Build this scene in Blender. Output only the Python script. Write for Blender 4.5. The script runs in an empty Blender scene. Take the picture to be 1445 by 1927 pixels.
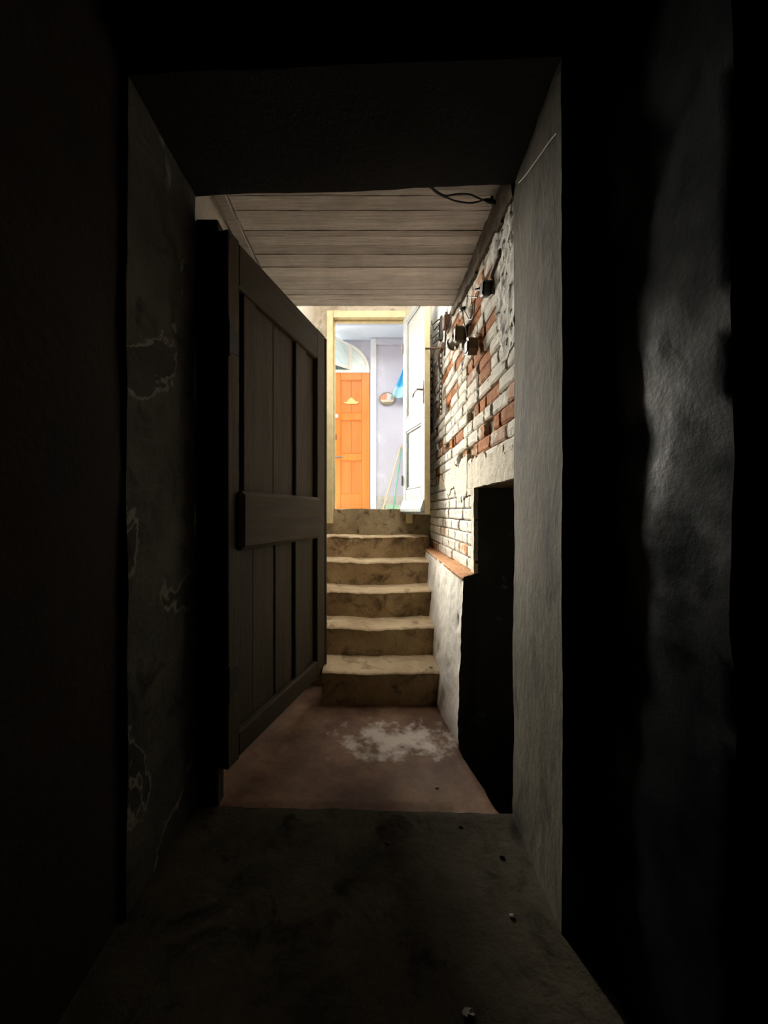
import bpy, math, random
from mathutils import Vector, noise, Matrix

random.seed(7)
scene = bpy.context.scene
COL = scene.collection

# ------------------------------------------------------------------ camera
EYE = 1.2          # camera height above the passage floor
F = 740.0          # focal length in pixels of the 1445 x 1927 frame
VX, VY = 700.0, 962.0   # where the passage's axis vanishes
cam_data = bpy.data.cameras.new('camera')
cam = bpy.data.objects.new('camera', cam_data)
COL.objects.link(cam)
cam.location = (0, 0, EYE)
cam.rotation_euler = (math.pi / 2, 0, 0)
cam_data.sensor_fit = 'VERTICAL'
cam_data.sensor_height = 36.0
cam_data.sensor_width = 27.0
cam_data.lens = 36.0 * F / 1927.0
cam_data.shift_x = (722.5 - VX) / 1927.0
cam_data.shift_y = -(963.5 - VY) / 1927.0
cam_data.clip_start = 0.01
scene.camera = cam

# ------------------------------------------------------------------ light
world = bpy.data.worlds.new('sky')
scene.world = world
world.use_nodes = True
wn = world.node_tree.nodes
bg = wn['Background']
bg.inputs['Color'].default_value = (1.0, 0.97, 0.93, 1)
bg.inputs['Strength'].default_value = 13.0

sun_data = bpy.data.lights.new('sun', 'SUN')
sun_data.energy = 40.0
sun_data.angle = math.radians(32)
sun_data.color = (1.0, 0.93, 0.8)
sun = bpy.data.objects.new('sun', sun_data)
COL.objects.link(sun)
sun.rotation_euler = Vector((0.235, -0.90, -0.34)).to_track_quat('-Z', 'Y').to_euler()

scene.view_settings.view_transform = 'Standard'
scene.view_settings.look = 'None'
scene.view_settings.exposure = 0.0
scene.view_settings.gamma = 1.0
scene.view_settings.use_curve_mapping = False
scene.cycles.use_denoising = True
scene.cycles.max_bounces = 14
scene.cycles.diffuse_bounces = 8
scene.cycles.glossy_bounces = 4
scene.cycles.sample_clamp_indirect = 6.0


# ------------------------------------------------------------------ helpers
def at(x, y, Y):
    """point seen at pixel (x, y) at distance Y in front of the camera"""
    return Vector(((x - VX) / F * Y, Y, EYE + (VY - y) / F * Y))


def on_x(x, y, X):
    """point seen at pixel (x, y) on the plane at X"""
    return at(x, y, X * F / (x - VX))


def on_z(x, y, z):
    return at(x, y, (z - EYE) * F / (VY - y))


class MB:
    def __init__(self):
        self.v, self.f, self.m = [], [], []

    def add(self, verts, faces, mi=0):
        o = len(self.v)
        self.v += [Vector(p) for p in verts]
        self.f += [tuple(i + o for i in f) for f in faces]
        self.m += [mi] * len(faces)

    def box(self, a, b, mi=0, bev=0.0):
        (x0, y0, z0), (x1, y1, z1) = a, b
        if x0 > x1: x0, x1 = x1, x0
        if y0 > y1: y0, y1 = y1, y0
        if z0 > z1: z0, z1 = z1, z0
        if bev <= 0:
            vs = [(x0, y0, z0), (x1, y0, z0), (x1, y1, z0), (x0, y1, z0),
                  (x0, y0, z1), (x1, y0, z1), (x1, y1, z1), (x0, y1, z1)]
            fs = [(3, 2, 1, 0), (4, 5, 6, 7), (0, 1, 5, 4), (1, 2, 6, 5), (2, 3, 7, 6), (3, 0, 4, 7)]
            self.add(vs, fs, mi)
            return
        b_ = min(bev, (x1 - x0) * .49, (y1 - y0) * .49, (z1 - z0) * .49)
        vs, idx = [], {}
        lo, hi = (x0, y0, z0), (x1, y1, z1)
        for sx in (0, 1):
            for sy in (0, 1):
                for sz in (0, 1):
                    s = (sx, sy, sz)
                    for ax in range(3):
                        p = [0, 0, 0]
                        for k in range(3):
                            e = hi[k] if s[k] else lo[k]
                            p[k] = e if k == ax else (e - b_ if s[k] else e + b_)
                        idx[(s, ax)] = len(vs)
                        vs.append(tuple(p))
        fs = []
        for ax in range(3):
            o1, o2 = [k for k in range(3) if k != ax]
            for sd in (0, 1):
                q = []
                for (a1, a2) in ((0, 0), (1, 0), (1, 1), (0, 1)):
                    s = [0, 0, 0]; s[ax] = sd; s[o1] = a1; s[o2] = a2
                    q.append(idx[(tuple(s), ax)])
                fs.append(tuple(q))
        for ax in range(3):          # edges along ax
            o1, o2 = [k for k in range(3) if k != ax]
            for a1 in (0, 1):
                for a2 in (0, 1):
                    s0 = [0, 0, 0]; s0[o1] = a1; s0[o2] = a2; s1 = list(s0); s1[ax] = 1
                    s0, s1 = tuple(s0), tuple(s1)
                    fs.append((idx[(s0, o1)], idx[(s1, o1)], idx[(s1, o2)], idx[(s0, o2)]))
        for sx in (0, 1):
            for sy in (0, 1):
                for sz in (0, 1):
                    s = (sx, sy, sz)
                    fs.append((idx[(s, 0)], idx[(s, 1)], idx[(s, 2)]))
        self.add(vs, fs, mi)

    def quad(self, p00, p10, p11, p01, nu=1, nv=1, fn=None, mi=0):
        p00, p10, p11, p01 = map(Vector, (p00, p10, p11, p01))
        vs, fs = [], []
        for j in range(nv + 1):
            t = j / nv
            for i in range(nu + 1):
                s = i / nu
                p = p00.lerp(p10, s).lerp(p01.lerp(p11, s), t)
                vs.append(fn(p) if fn else p)
        for j in range(nv):
            for i in range(nu):
                a = j * (nu + 1) + i
                fs.append((a, a + 1, a + nu + 2, a + nu + 1))
        self.add(vs, fs, mi)

    def tube(self, pts, r, n=8, mi=0, closed=False, caps=True):
        pts = [Vector(p) for p in pts]
        rs = r if isinstance(r, (list, tuple)) else [r] * len(pts)
        N = len(pts)
        vs, fs = [], []
        up = None
        for i, p in enumerate(pts):
            if closed:
                t = (pts[(i + 1) % N] - pts[i - 1]).normalized()
            else:
                t = (pts[min(i + 1, N - 1)] - pts[max(i - 1, 0)]).normalized()
            if up is None:
                up = Vector((0, 0, 1)) if abs(t.z) < .9 else Vector((1, 0, 0))
            a = t.cross(up)
            if a.length < 1e-5:
                a = t.orthogonal()
            a.normalize()
            b = a.cross(t).normalized()
            up = b
            for k in range(n):
                an = 2 * math.pi * k / n
                vs.append(p + (a * math.cos(an) + b * math.sin(an)) * rs[i])
        for i in range(N if closed else N - 1):
            j = (i + 1) % N
            for k in range(n):
                l = (k + 1) % n
                fs.append((i * n + k, i * n + l, j * n + l, j * n + k))
        if caps and not closed:
            fs.append(tuple(range(n - 1, -1, -1)))
            fs.append(tuple((N - 1) * n + k for k in range(n)))
        self.add(vs, fs, mi)

    def prism(self, outline, d, mi=0):
        """closed outline of 3D points pushed along vector d"""
        o = [Vector(p) for p in outline]; d = Vector(d); n = len(o)
        vs = o + [p + d for p in o]
        fs = [tuple(range(n)), tuple(range(2 * n - 1, n - 1, -1))]
        fs += [(i, i + n, (i + 1) % n + n, (i + 1) % n) for i in range(n)]
        self.add(vs, fs, mi)

    def lathe(self, prof, axis_p, axis_d, n=20, mi=0):
        axis_p, d = Vector(axis_p), Vector(axis_d).normalized()
        a = d.orthogonal().normalized(); b = d.cross(a)
        vs, fs = [], []
        for (r, h) in prof:
            for k in range(n):
                an = 2 * math.pi * k / n
                vs.append(axis_p + d * h + (a * math.cos(an) + b * math.sin(an)) * r)
        for i in range(len(prof) - 1):
            for k in range(n):
                l = (k + 1) % n
                fs.append((i * n + k, i * n + l, (i + 1) * n + l, (i + 1) * n + k))
        fs.append(tuple(range(n - 1, -1, -1)))
        fs.append(tuple((len(prof) - 1) * n + k for k in range(n)))
        self.add(vs, fs, mi)

    def mesh(self, name, mats, smooth=False):
        me = bpy.data.meshes.new(name)
        me.from_pydata([tuple(p) for p in self.v], [], self.f)
        for m in (mats if isinstance(mats, (list, tuple)) else [mats]):
            me.materials.append(m)
        me.polygons.foreach_set('material_index', self.m)
        me.validate()
        import bmesh
        bm = bmesh.new(); bm.from_mesh(me)
        bmesh.ops.remove_doubles(bm, verts=bm.verts, dist=1e-5)
        bmesh.ops.recalc_face_normals(bm, faces=bm.faces)
        bm.to_mesh(me); bm.free()
        if smooth:
            me.polygons.foreach_set('use_smooth', [True] * len(me.polygons))
            try:
                me.set_sharp_from_angle(angle=math.radians(40))
            except Exception:
                pass
        me.update()
        return me

    def build(self, name, mats, parent=None, smooth=False):
        o = bpy.data.objects.new(name, self.mesh(name, mats, smooth))
        COL.objects.link(o)
        if parent:
            o.parent = parent
        return o


def tag(o, label=None, cat=None, group=None, kind=None):
    if label: o['label'] = label
    if cat: o['category'] = cat
    if group: o['group'] = group
    if kind: o['kind'] = kind
    return o


def empty(name, loc=(0, 0, 0), rz=0.0):
    o = bpy.data.objects.new(name, None)
    COL.objects.link(o)
    o.location = loc
    o.rotation_euler = (0, 0, rz)
    o.empty_display_size = .1
    return o


def put(me, name, parent=None, loc=(0, 0, 0), rot=(0, 0, 0), sc=(1, 1, 1)):
    o = bpy.data.objects.new(name, me)
    COL.objects.link(o)
    if parent: o.parent = parent
    o.location = loc; o.rotation_euler = rot; o.scale = sc
    return o


def rough(amp, sc, amp2=0.0, sc2=1.0):
    def fn(p):
        q = p + noise.noise_vector(p * sc) * amp
        if amp2:
            q = q + noise.noise_vector(p * sc2 + Vector((3.1, 7.7, 1.3))) * amp2
        return q
    return fn


def smooth_path(pts, n=6):
    pts = [Vector(p) for p in pts]
    out = []
    for i in range(len(pts) - 1):
        p0 = pts[max(i - 1, 0)]; p1 = pts[i]; p2 = pts[i + 1]; p3 = pts[min(i + 2, len(pts) - 1)]
        for k in range(n):
            t = k / n
            out.append(.5 * ((2 * p1) + (p2 - p0) * t + (2 * p0 - 5 * p1 + 4 * p2 - p3) * t * t
                             + (3 * p1 - p0 - 3 * p2 + p3) * t ** 3))
    out.append(pts[-1])
    return out


# ------------------------------------------------------------------ materials
def new_mat(name):
    m = bpy.data.materials.new(name)
    m.use_nodes = True
    nt = m.node_tree
    return m, nt, nt.nodes['Principled BSDF']


def N(nt, kind, **kw):
    n = nt.nodes.new(kind)
    for k, v in kw.items():
        if k in n.inputs.keys() if isinstance(k, str) else False:
            n.inputs[k].default_value = v
        else:
            setattr(n, k, v)
    return n


def L(nt, a, b):
    nt.links.new(a, b)


def pos(nt, scale=(1, 1, 1), obj=False):
    if obj:
        src = nt.nodes.new('ShaderNodeTexCoord').outputs['Object']
    else:
        src = nt.nodes.new('ShaderNodeNewGeometry').outputs['Position']
    mp = nt.nodes.new('ShaderNodeMapping')
    mp.inputs['Scale'].default_value = scale
    L(nt, src, mp.inputs['Vector'])
    return mp.outputs['Vector']


def noise_n(nt, vec, scale, detail=6, rough_=.55, dist=0.0):
    n = nt.nodes.new('ShaderNodeTexNoise')
    n.inputs['Scale'].default_value = scale
    n.inputs['Detail'].default_value = detail
    n.inputs['Roughness'].default_value = rough_
    n.inputs['Distortion'].default_value = dist
    L(nt, vec, n.inputs['Vector'])
    return n.outputs['Fac']


def ramp(nt, fac, stops):
    r = nt.nodes.new('ShaderNodeValToRGB')
    el = r.color_ramp.elements
    while len(el) < len(stops):
        el.new(.5)
    for e, (p, c) in zip(el, stops):
        e.position = p
        e.color = (c, c, c, 1) if isinstance(c, (int, float)) else (*c, 1)
    L(nt, fac, r.inputs['Fac'])
    return r.outputs['Color']


def mix(nt, fac, a, b, mode='MIX'):
    n = nt.nodes.new('ShaderNodeMix')
    n.data_type = 'RGBA'; n.blend_type = mode
    for sock, v in ((n.inputs['Factor'], fac), (n.inputs['A'], a), (n.inputs['B'], b)):
        if hasattr(v, 'is_output'):
            L(nt, v, sock)
        elif isinstance(v, (int, float)):
            sock.default_value = v
        else:
            sock.default_value = (*v, 1)
    # Mix has several sockets named A/B: pick the colour ones
    return n.outputs['Result']


def mixc(nt, fac, a, b, mode='MIX'):
    n = nt.nodes.new('ShaderNodeMixRGB')
    n.blend_type = mode
    for sock, v in ((n.inputs[0], fac), (n.inputs[1], a), (n.inputs[2], b)):
        if hasattr(v, 'is_output'):
            L(nt, v, sock)
        elif isinstance(v, (int, float)) and sock.type == 'VALUE':
            sock.default_value = v
        elif isinstance(v, (int, float)):
            sock.default_value = (v, v, v, 1)
        else:
            sock.default_value = (*v, 1)
    return n.outputs[0]


def bump(nt, bsdf, height, strength=.5, dist=.01):
    b = nt.nodes.new('ShaderNodeBump')
    b.inputs['Strength'].default_value = strength
    b.inputs['Distance'].default_value = dist
    L(nt, height, b.inputs['Height'])
    L(nt, b.outputs['Normal'], bsdf.inputs['Normal'])


def plaster(name, c1, c2, stain=None, sc=3.0, rgh=.9, bmp=.5, bsc=40, stain_pos=(.52, .66), stretch=(1, 1, 1), spec=.3, grain=.5, salt=None, patchy=None):
    m, nt, b = new_mat(name)
    v = pos(nt, stretch)
    f = noise_n(nt, v, sc, 8, .62)
    col = ramp(nt, f, [(.3, c1), (.7, c2)])
    if stain:
        f2 = noise_n(nt, v, sc * 1.7, 9, .65, .6)
        col = mixc(nt, ramp(nt, f2, [(stain_pos[0], 0.0), (stain_pos[1], 1.0)]), col, stain)
    g = noise_n(nt, v, sc * 18, 4, .6)
    col = mixc(nt, grain, col, ramp(nt, g, [(.3, .62), (.7, 1.0)]), 'MULTIPLY')
    if salt:
        f3 = noise_n(nt, v, 2.3, 5, .55, .5)
        edge = ramp(nt, f3, [(.555, 0.0), (.572, 1.0), (.584, 0.0)])
        flake = ramp(nt, f3, [(.56, 0.0), (.572, 1.0)])
        col = mixc(nt, flake, col, mixc(nt, .4, col, 0.0))
        col = mixc(nt, edge, col, salt)
    L(nt, col, b.inputs['Base Color'])
    b.inputs['Roughness'].default_value = rgh
    if patchy:
        f4 = noise_n(nt, v, 3.2, 5, .6)
        L(nt, ramp(nt, f4, [(.42, patchy[1]), (.66, patchy[0])]), b.inputs['Roughness'])
    b.inputs['Specular IOR Level'].default_value = spec
    bump(nt, b, noise_n(nt, v, bsc, 7, .65), bmp, .008)
    return m


def plain(name, c, rgh=.5, metal=0.0, var=.0, bmp=0.0, bsc=60):
    m, nt, b = new_mat(name)
    v = pos(nt, obj=True)
    f = noise_n(nt, v, 14, 5)
    d = tuple(x * (1 - var) for x in c)
    L(nt, ramp(nt, f, [(.35, d), (.65, c)]), b.inputs['Base Color'])
    b.inputs['Roughness'].default_value = rgh
    b.inputs['Metallic'].default_value = metal
    if bmp:
        bump(nt, b, noise_n(nt, v, bsc, 4), bmp, .004)
    return m


def wood(name, c1, c2, sc=6, axis=2, rgh=.6, bmp=.25, rnd=.15):
    m, nt, b = new_mat(name)
    st = [9, 9, 9]; st[axis] = .7
    v = pos(nt, tuple(st), obj=True)
    oi = nt.nodes.new('ShaderNodeObjectInfo')
    add = nt.nodes.new('ShaderNodeVectorMath'); add.operation = 'ADD'
    sc3 = nt.nodes.new('ShaderNodeVectorMath'); sc3.operation = 'SCALE'
    comb = nt.nodes.new('ShaderNodeCombineXYZ')
    for k in range(3): L(nt, oi.outputs['Random'], comb.inputs[k])
    L(nt, comb.outputs[0], sc3.inputs[0]); sc3.inputs['Scale'].default_value = 40
    L(nt, v, add.inputs[0]); L(nt, sc3.outputs[0], add.inputs[1])
    f = noise_n(nt, add.outputs[0], sc * .5, 7, .6, .4)
    col = ramp(nt, f, [(.3, c1), (.7, c2)])
    tint = nt.nodes.new('ShaderNodeMath'); tint.operation = 'MULTIPLY_ADD'
    L(nt, oi.outputs['Random'], tint.inputs[0]); tint.inputs[1].default_value = rnd; tint.inputs[2].default_value = 1 - rnd
    comb2 = nt.nodes.new('ShaderNodeCombineXYZ')
    for k in range(3): L(nt, tint.outputs[0], comb2.inputs[k])
    col = mixc(nt, 1.0, col, comb2.outputs[0], 'MULTIPLY')
    L(nt, col, b.inputs['Base Color'])
    b.inputs['Roughness'].default_value = rgh
    bump(nt, b, noise_n(nt, add.outputs[0], sc * 2, 6), bmp, .004)
    return m


M = {}
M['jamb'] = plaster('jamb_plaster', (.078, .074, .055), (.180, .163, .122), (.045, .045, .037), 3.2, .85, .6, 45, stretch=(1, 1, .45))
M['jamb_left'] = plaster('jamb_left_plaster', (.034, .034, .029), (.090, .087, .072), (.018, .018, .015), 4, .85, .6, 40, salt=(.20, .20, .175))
M['lintel'] = plaster('lintel_plaster', (.003, .0028, .0022), (.008, .007, .0055), None, 4, .9, .5, 40)  # one even near-black tone
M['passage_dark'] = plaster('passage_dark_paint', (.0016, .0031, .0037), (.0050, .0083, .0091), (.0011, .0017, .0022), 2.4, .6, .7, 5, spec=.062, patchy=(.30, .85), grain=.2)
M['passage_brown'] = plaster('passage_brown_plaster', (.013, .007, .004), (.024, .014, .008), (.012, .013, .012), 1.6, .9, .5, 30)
M['passage_floor'] = plaster('passage_floor_concrete', (.027, .0225, .015), (.080, .069, .047), (.008, .007, .005), 3.2, .9, 1.0, 30, spec=.15)
M['alcove'] = plaster('alcove_dark_grey', (.05, .05, .047), (.11, .11, .105), (.34, .36, .36), 3.5, .9, .5, 30, (.60, .74))  # dark grey with paler patches
M['left_wall'] = plaster('left_wall_lime', (.62, .58, .50), (.78, .75, .67), (.42, .37, .29), 3, .9, .5, 35, (.6, .72))
M['outer_wall'] = plaster('outer_wall_plaster', (.36, .31, .23), (.56, .50, .40), (.22, .17, .11), 4, .9, .6, 40)
M['sill'] = plaster('sill_concrete', (.20, .145, .075), (.40, .32, .19), (.07, .05, .026), 5, .9, .7, 40)
M['step'] = plaster('step_concrete', (.26, .17, .082), (.48, .35, .195), (.10, .062, .028), 4.5, .85, .8, 45, (.5, .68))
M['tread'] = plaster('tread_lit_pale', (.42, .31, .18), (.66, .52, .33), (.20, .13, .065), 4.5, .85, .7, 45, (.55, .72))  # paler than the risers: light on noses and treads put into the colour
M['plinth'] = plaster('plinth_whitewash', (.78, .75, .67), (.90, .88, .81), (.50, .43, .33), 6, .9, .7, 40, (.62, .72), (1, 1, .5), grain=.25)
M['plaster_cream'] = plaster('wall_plaster_cream', (.64, .58, .45), (.80, .75, .62), (.50, .40, .28), 5, .9, .7, 45, (.6, .74))
M['whitewash'] = plaster('whitewash_skin', (.66, .66, .60), (.82, .82, .77), (.45, .42, .36), 7, .9, .9, 40, (.62, .7))
M['band'] = plaster('band_render', (.085, .068, .045), (.17, .138, .095), (.055, .045, .03), 6, .95, .8, 40)
M['mortar'] = plaster('mortar_ochre', (.30, .22, .11), (.50, .41, .27), (.10, .065, .035), 8, .95, .6, 50)
M['house_wall'] = plaster('house_wall_lilac', (.45, .46, .55), (.51, .525, .61), (.58, .595, .67), 2.2, .85, .2, 9, (.55, .7), grain=.08)
M['house_white'] = plaster('house_white', (.64, .67, .72), (.70, .73, .78), None, 3, .8, .2, 25, grain=.1)
M['canopy'] = plaster('canopy_white', (.56, .66, .78), (.62, .72, .84), None, 2, .8, .1, 20, grain=.1)
M['dado'] = plaster('dado_grey', (.48, .48, .44), (.60, .60, .56), (.36, .36, .32), 6, .85, .4, 30)
M['yard'] = plaster('yard_paving', (.50, .48, .44), (.62, .60, .55), None, 3, .9, .3, 25)
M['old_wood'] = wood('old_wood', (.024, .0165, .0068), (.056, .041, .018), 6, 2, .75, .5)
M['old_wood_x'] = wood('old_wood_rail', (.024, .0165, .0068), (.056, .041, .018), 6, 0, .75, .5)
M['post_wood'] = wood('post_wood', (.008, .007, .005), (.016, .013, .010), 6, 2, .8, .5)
M['cream_paint'] = plain('cream_paint', (.60, .50, .27), .5, 0, .18, .2, 30)
M['orange'] = wood('orange_varnish', (.58, .165, .022), (.70, .235, .042), 5, 2, .4, .1, .06)
M['orange_panel'] = wood('orange_panel', (.52, .145, .022), (.64, .21, .044), 5, 2, .45, .1, .06)
M['window_white'] = plain('window_white', (.80, .80, .74), .5, 0, .06)
M['brass'] = plain('brass', (.75, .55, .22), .3, .8)
M['iron'] = plain('dark_iron', (.035, .03, .026), .6, .4, .4, .3)
M['rust'] = plain('rusty_iron', (.12, .06, .03), .8, .3, .5, .5)
M['steel'] = plain('dull_steel', (.30, .28, .25), .45, .8, .4)
M['black_plastic'] = plain('black_plastic', (.018, .018, .02), .45)
M['bakelite'] = plain('brown_box', (.16, .12, .07), .6, 0, .45, .3)
M['wire_grey'] = plain('grey_wire', (.16, .15, .12), .6)
M['wire_pale'] = plain('pale_wire', (.80, .80, .76), .5)
M['stone'] = plain('stone_chip', (.42, .38, .32), .9, 0, .4, .6)
M['dark_stone'] = plain('dark_clod', (.035, .03, .024), .95, 0, .4, .6)
M['pole_wood'] = plain('pole_wood', (.58, .46, .24), .5, 0, .1)
M['green_plastic'] = plain('green_plastic', (.13, .42, .28), .4, 0, .1)
M['pale_green'] = plain('pale_green_plastic', (.40, .60, .45), .4, 0, .1)
M['leaf_green'] = plain('leaf_green', (.16, .34, .10), .5, 0, .3)


def mat_white_leaf():
    m, nt, b = new_mat('white_flaking_paint')
    v = pos(nt, (1, 1, .55))
    f = noise_n(nt, v, 22, 9, .7, .8)
    # bluish undercoat shows where the paint has flaked, mostly low on the leaf
    sep = nt.nodes.new('ShaderNodeSeparateXYZ')
    L(nt, nt.nodes.new('ShaderNodeNewGeometry').outputs['Position'], sep.inputs[0])
    mr = nt.nodes.new('ShaderNodeMapRange')
    mr.inputs['From Min'].default_value = 1.2; mr.inputs['From Max'].default_value = 2.7
    mr.inputs['To Min'].default_value = .07; mr.inputs['To Max'].default_value = -.08
    L(nt, sep.outputs['Z'], mr.inputs['Value'])
    ad = nt.nodes.new('ShaderNodeMath'); ad.operation = 'ADD'
    L(nt, f, ad.inputs[0]); L(nt, mr.outputs[0], ad.inputs[1])
    col = mixc(nt, ramp(nt, ad.outputs[0], [(.54, 0.0), (.62, 1.0)]), (.40, .42, .40), (.23, .33, .32))
    L(nt, col, b.inputs['Base Color'])
    b.inputs['Roughness'].default_value = .5
    bump(nt, b, ad.outputs[0], .25, .004)
    return m


M['white_leaf'] = mat_white_leaf()


def mat_brick(name, c1, c2, wash, amount):
    m, nt, b = new_mat(name)
    v = pos(nt)
    oi = nt.nodes.new('ShaderNodeObjectInfo')
    base = ramp(nt, noise_n(nt, v, 26, 7, .6), [(.3, c1), (.7, c2)])
    hs = nt.nodes.new('ShaderNodeHueSaturation')
    mr = nt.nodes.new('ShaderNodeMapRange')
    mr.inputs['To Min'].default_value = .72; mr.inputs['To Max'].default_value = 1.15
    L(nt, oi.outputs['Random'], mr.inputs['Value']); L(nt, mr.outputs[0], hs.inputs['Value'])
    L(nt, base, hs.inputs['Color'])
    w = mixc(nt, .6, wash, ramp(nt, noise_n(nt, v, 14, 8, .65), [(.3, .72), (.65, 1.0)]), 'MULTIPLY')
    f = noise_n(nt, pos(nt, (1, 1, .7)), 17, 10, .72, .4)
    col = mixc(nt, ramp(nt, f, [(amount - .03, 0.0), (amount + .03, 1.0)]), hs.outputs[0], w)
    # pits: little dark flecks where the wash has come away
    p = noise_n(nt, v, 70, 5, .6)
    col = mixc(nt, ramp(nt, p, [(.31, .75), (.37, 0.0)]), col, (.13, .09, .05))
    L(nt, col, b.inputs['Base Color'])
    b.inputs['Roughness'].default_value = .92
    b.inputs['Specular IOR Level'].default_value = .2
    bump(nt, b, mixc(nt, .5, noise_n(nt, v, 45, 8, .7), f), 1.0, .016)
    return m


WASH = (.84, .81, .72)
M['brick_washed'] = mat_brick('brick_whitewashed', (.42, .19, .085), (.56, .30, .15), WASH, .37)
M['whitewash'] = mat_brick('whitewash_skin', (.42, .32, .22), (.58, .48, .36), (.86, .86, .81), .36)
M['brick_part'] = mat_brick('brick_half_washed', (.48, .20, .08), (.62, .31, .15), WASH, .52)
M['brick_bare'] = mat_brick('brick_bare', (.34, .105, .03), (.52, .215, .07), (.74, .62, .47), .60)
M['brick_pink'] = mat_brick('brick_pink', (.52, .30, .20), (.66, .46, .34), WASH, .56)
M['brick_ledge'] = mat_brick('brick_ledge', (.52, .23, .09), (.70, .38, .19), (.76, .66, .52), .62)


def mat_boards():
    m, nt, b = new_mat('board_marked_concrete')
    v = pos(nt, (.35, 6, 1))
    f = noise_n(nt, v, 9, 8, .65)
    oi = nt.nodes.new('ShaderNodeObjectInfo')
    col = ramp(nt, f, [(.25, (.58, .52, .475)), (.75, (.82, .77, .72))])
    tint = nt.nodes.new('ShaderNodeMapRange')
    tint.inputs['To Min'].default_value = .74; tint.inputs['To Max'].default_value = 1.12
    L(nt, oi.outputs['Random'], tint.inputs['Value'])
    hs = nt.nodes.new('ShaderNodeHueSaturation')
    L(nt, tint.outputs[0], hs.inputs['Value']); L(nt, col, hs.inputs['Color'])
    blot = noise_n(nt, pos(nt, (1, 1.6, 1)), 5, 6, .6)
    col = mixc(nt, .55, hs.outputs[0], ramp(nt, blot, [(.33, .55), (.62, 1.0)]), 'MULTIPLY')
    L(nt, col, b.inputs['Base Color'])
    b.inputs['Roughness'].default_value = .9
    bump(nt, b, f, .7, .012)
    return m


M['boards'] = mat_boards()


def mat_stair_floor():
    m, nt, b = new_mat('earth_red_floor')
    v = pos(nt)
    col = ramp(nt, noise_n(nt, v, 3.4, 9, .68), [(.34, (.085, .034, .016)), (.66, (.27, .15, .085))])
    g = noise_n(nt, v, 30, 6, .65)
    col = mixc(nt, .6, col, ramp(nt, g, [(.3, .6), (.7, 1.0)]), 'MULTIPLY')
    # a pale blotch in the middle of the floor
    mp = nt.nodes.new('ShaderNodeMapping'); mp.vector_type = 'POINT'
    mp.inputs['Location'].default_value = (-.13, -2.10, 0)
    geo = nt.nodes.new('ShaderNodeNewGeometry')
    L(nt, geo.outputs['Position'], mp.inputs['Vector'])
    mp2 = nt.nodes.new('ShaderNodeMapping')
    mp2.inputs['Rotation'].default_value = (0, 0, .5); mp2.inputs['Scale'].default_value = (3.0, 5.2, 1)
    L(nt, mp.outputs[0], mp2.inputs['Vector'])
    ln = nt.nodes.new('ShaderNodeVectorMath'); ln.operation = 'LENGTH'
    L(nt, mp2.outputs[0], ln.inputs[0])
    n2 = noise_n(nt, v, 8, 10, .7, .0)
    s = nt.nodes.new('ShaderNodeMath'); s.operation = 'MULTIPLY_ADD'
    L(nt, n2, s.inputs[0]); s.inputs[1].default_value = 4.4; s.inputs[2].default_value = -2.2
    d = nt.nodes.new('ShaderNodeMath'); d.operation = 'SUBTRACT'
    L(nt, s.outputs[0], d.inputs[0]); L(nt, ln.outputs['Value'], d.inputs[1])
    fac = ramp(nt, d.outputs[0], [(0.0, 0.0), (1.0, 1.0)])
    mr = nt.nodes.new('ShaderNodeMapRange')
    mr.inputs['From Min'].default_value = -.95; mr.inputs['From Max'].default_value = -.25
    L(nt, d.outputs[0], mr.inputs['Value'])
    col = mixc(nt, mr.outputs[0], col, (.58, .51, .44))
    L(nt, col, b.inputs['Base Color'])
    b.inputs['Roughness'].default_value = .7
    bump(nt, b, g, .5, .008)
    return m


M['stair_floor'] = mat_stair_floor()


def mat_glass():
    m, nt, b = new_mat('fanlight_glass')
    v = pos(nt)
    w = nt.nodes.new('ShaderNodeTexWave')
    w.inputs['Scale'].default_value = 1.6; w.inputs['Distortion'].default_value = 5
    mp = nt.nodes.new('ShaderNodeMapping'); mp.inputs['Rotation'].default_value = (0, .9, 0)
    L(nt, v, mp.inputs[0]); L(nt, mp.outputs[0], w.inputs['Vector'])
    L(nt, ramp(nt, w.outputs['Fac'], [(.1, (.66, .84, .86)), (.4, (.78, .92, .94))]), b.inputs['Base Color'])  # pale cyan of the reflected sky put into the glass colour
    b.inputs['Roughness'].default_value = .12
    b.inputs['Transmission Weight'].default_value = .15
    return m


M['glass'] = mat_glass()


def mat_plaque():
    m, nt, b = new_mat('plaque_picture')
    geo = nt.nodes.new('ShaderNodeTexCoord')
    sep = nt.nodes.new('ShaderNodeSeparateXYZ')
    L(nt, geo.outputs['Object'], sep.inputs[0])
    n1 = noise_n(nt, pos(nt, obj=True), 28, 4)
    jit = nt.nodes.new('ShaderNodeMath'); jit.operation = 'MULTIPLY_ADD'
    L(nt, n1, jit.inputs[0]); jit.inputs[1].default_value = .05
    L(nt, sep.outputs['X'], jit.inputs[2])
    def band(src, lo, hi):
        mr = nt.nodes.new('ShaderNodeMapRange')
        mr.inputs['From Min'].default_value = lo; mr.inputs['From Max'].default_value = hi
        L(nt, src, mr.inputs['Value'])
        return mr.outputs[0]
    col = mixc(nt, band(jit.outputs[0], .012, .028), (.52, .25, .16), (.52, .56, .56))
    col = mixc(nt, band(jit.outputs[0], .075, .09), col, (.30, .34, .28))
    col = mixc(nt, band(sep.outputs['Z'], -.012, -.024), col, (.60, .55, .45))
    col = mixc(nt, band(sep.outputs['Z'], -.045, -.056), col, (.24, .20, .10))
    L(nt, col, b.inputs['Base Color'])
    b.inputs['Roughness'].default_value = .3
    return m


M['plaque'] = mat_plaque()


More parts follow.
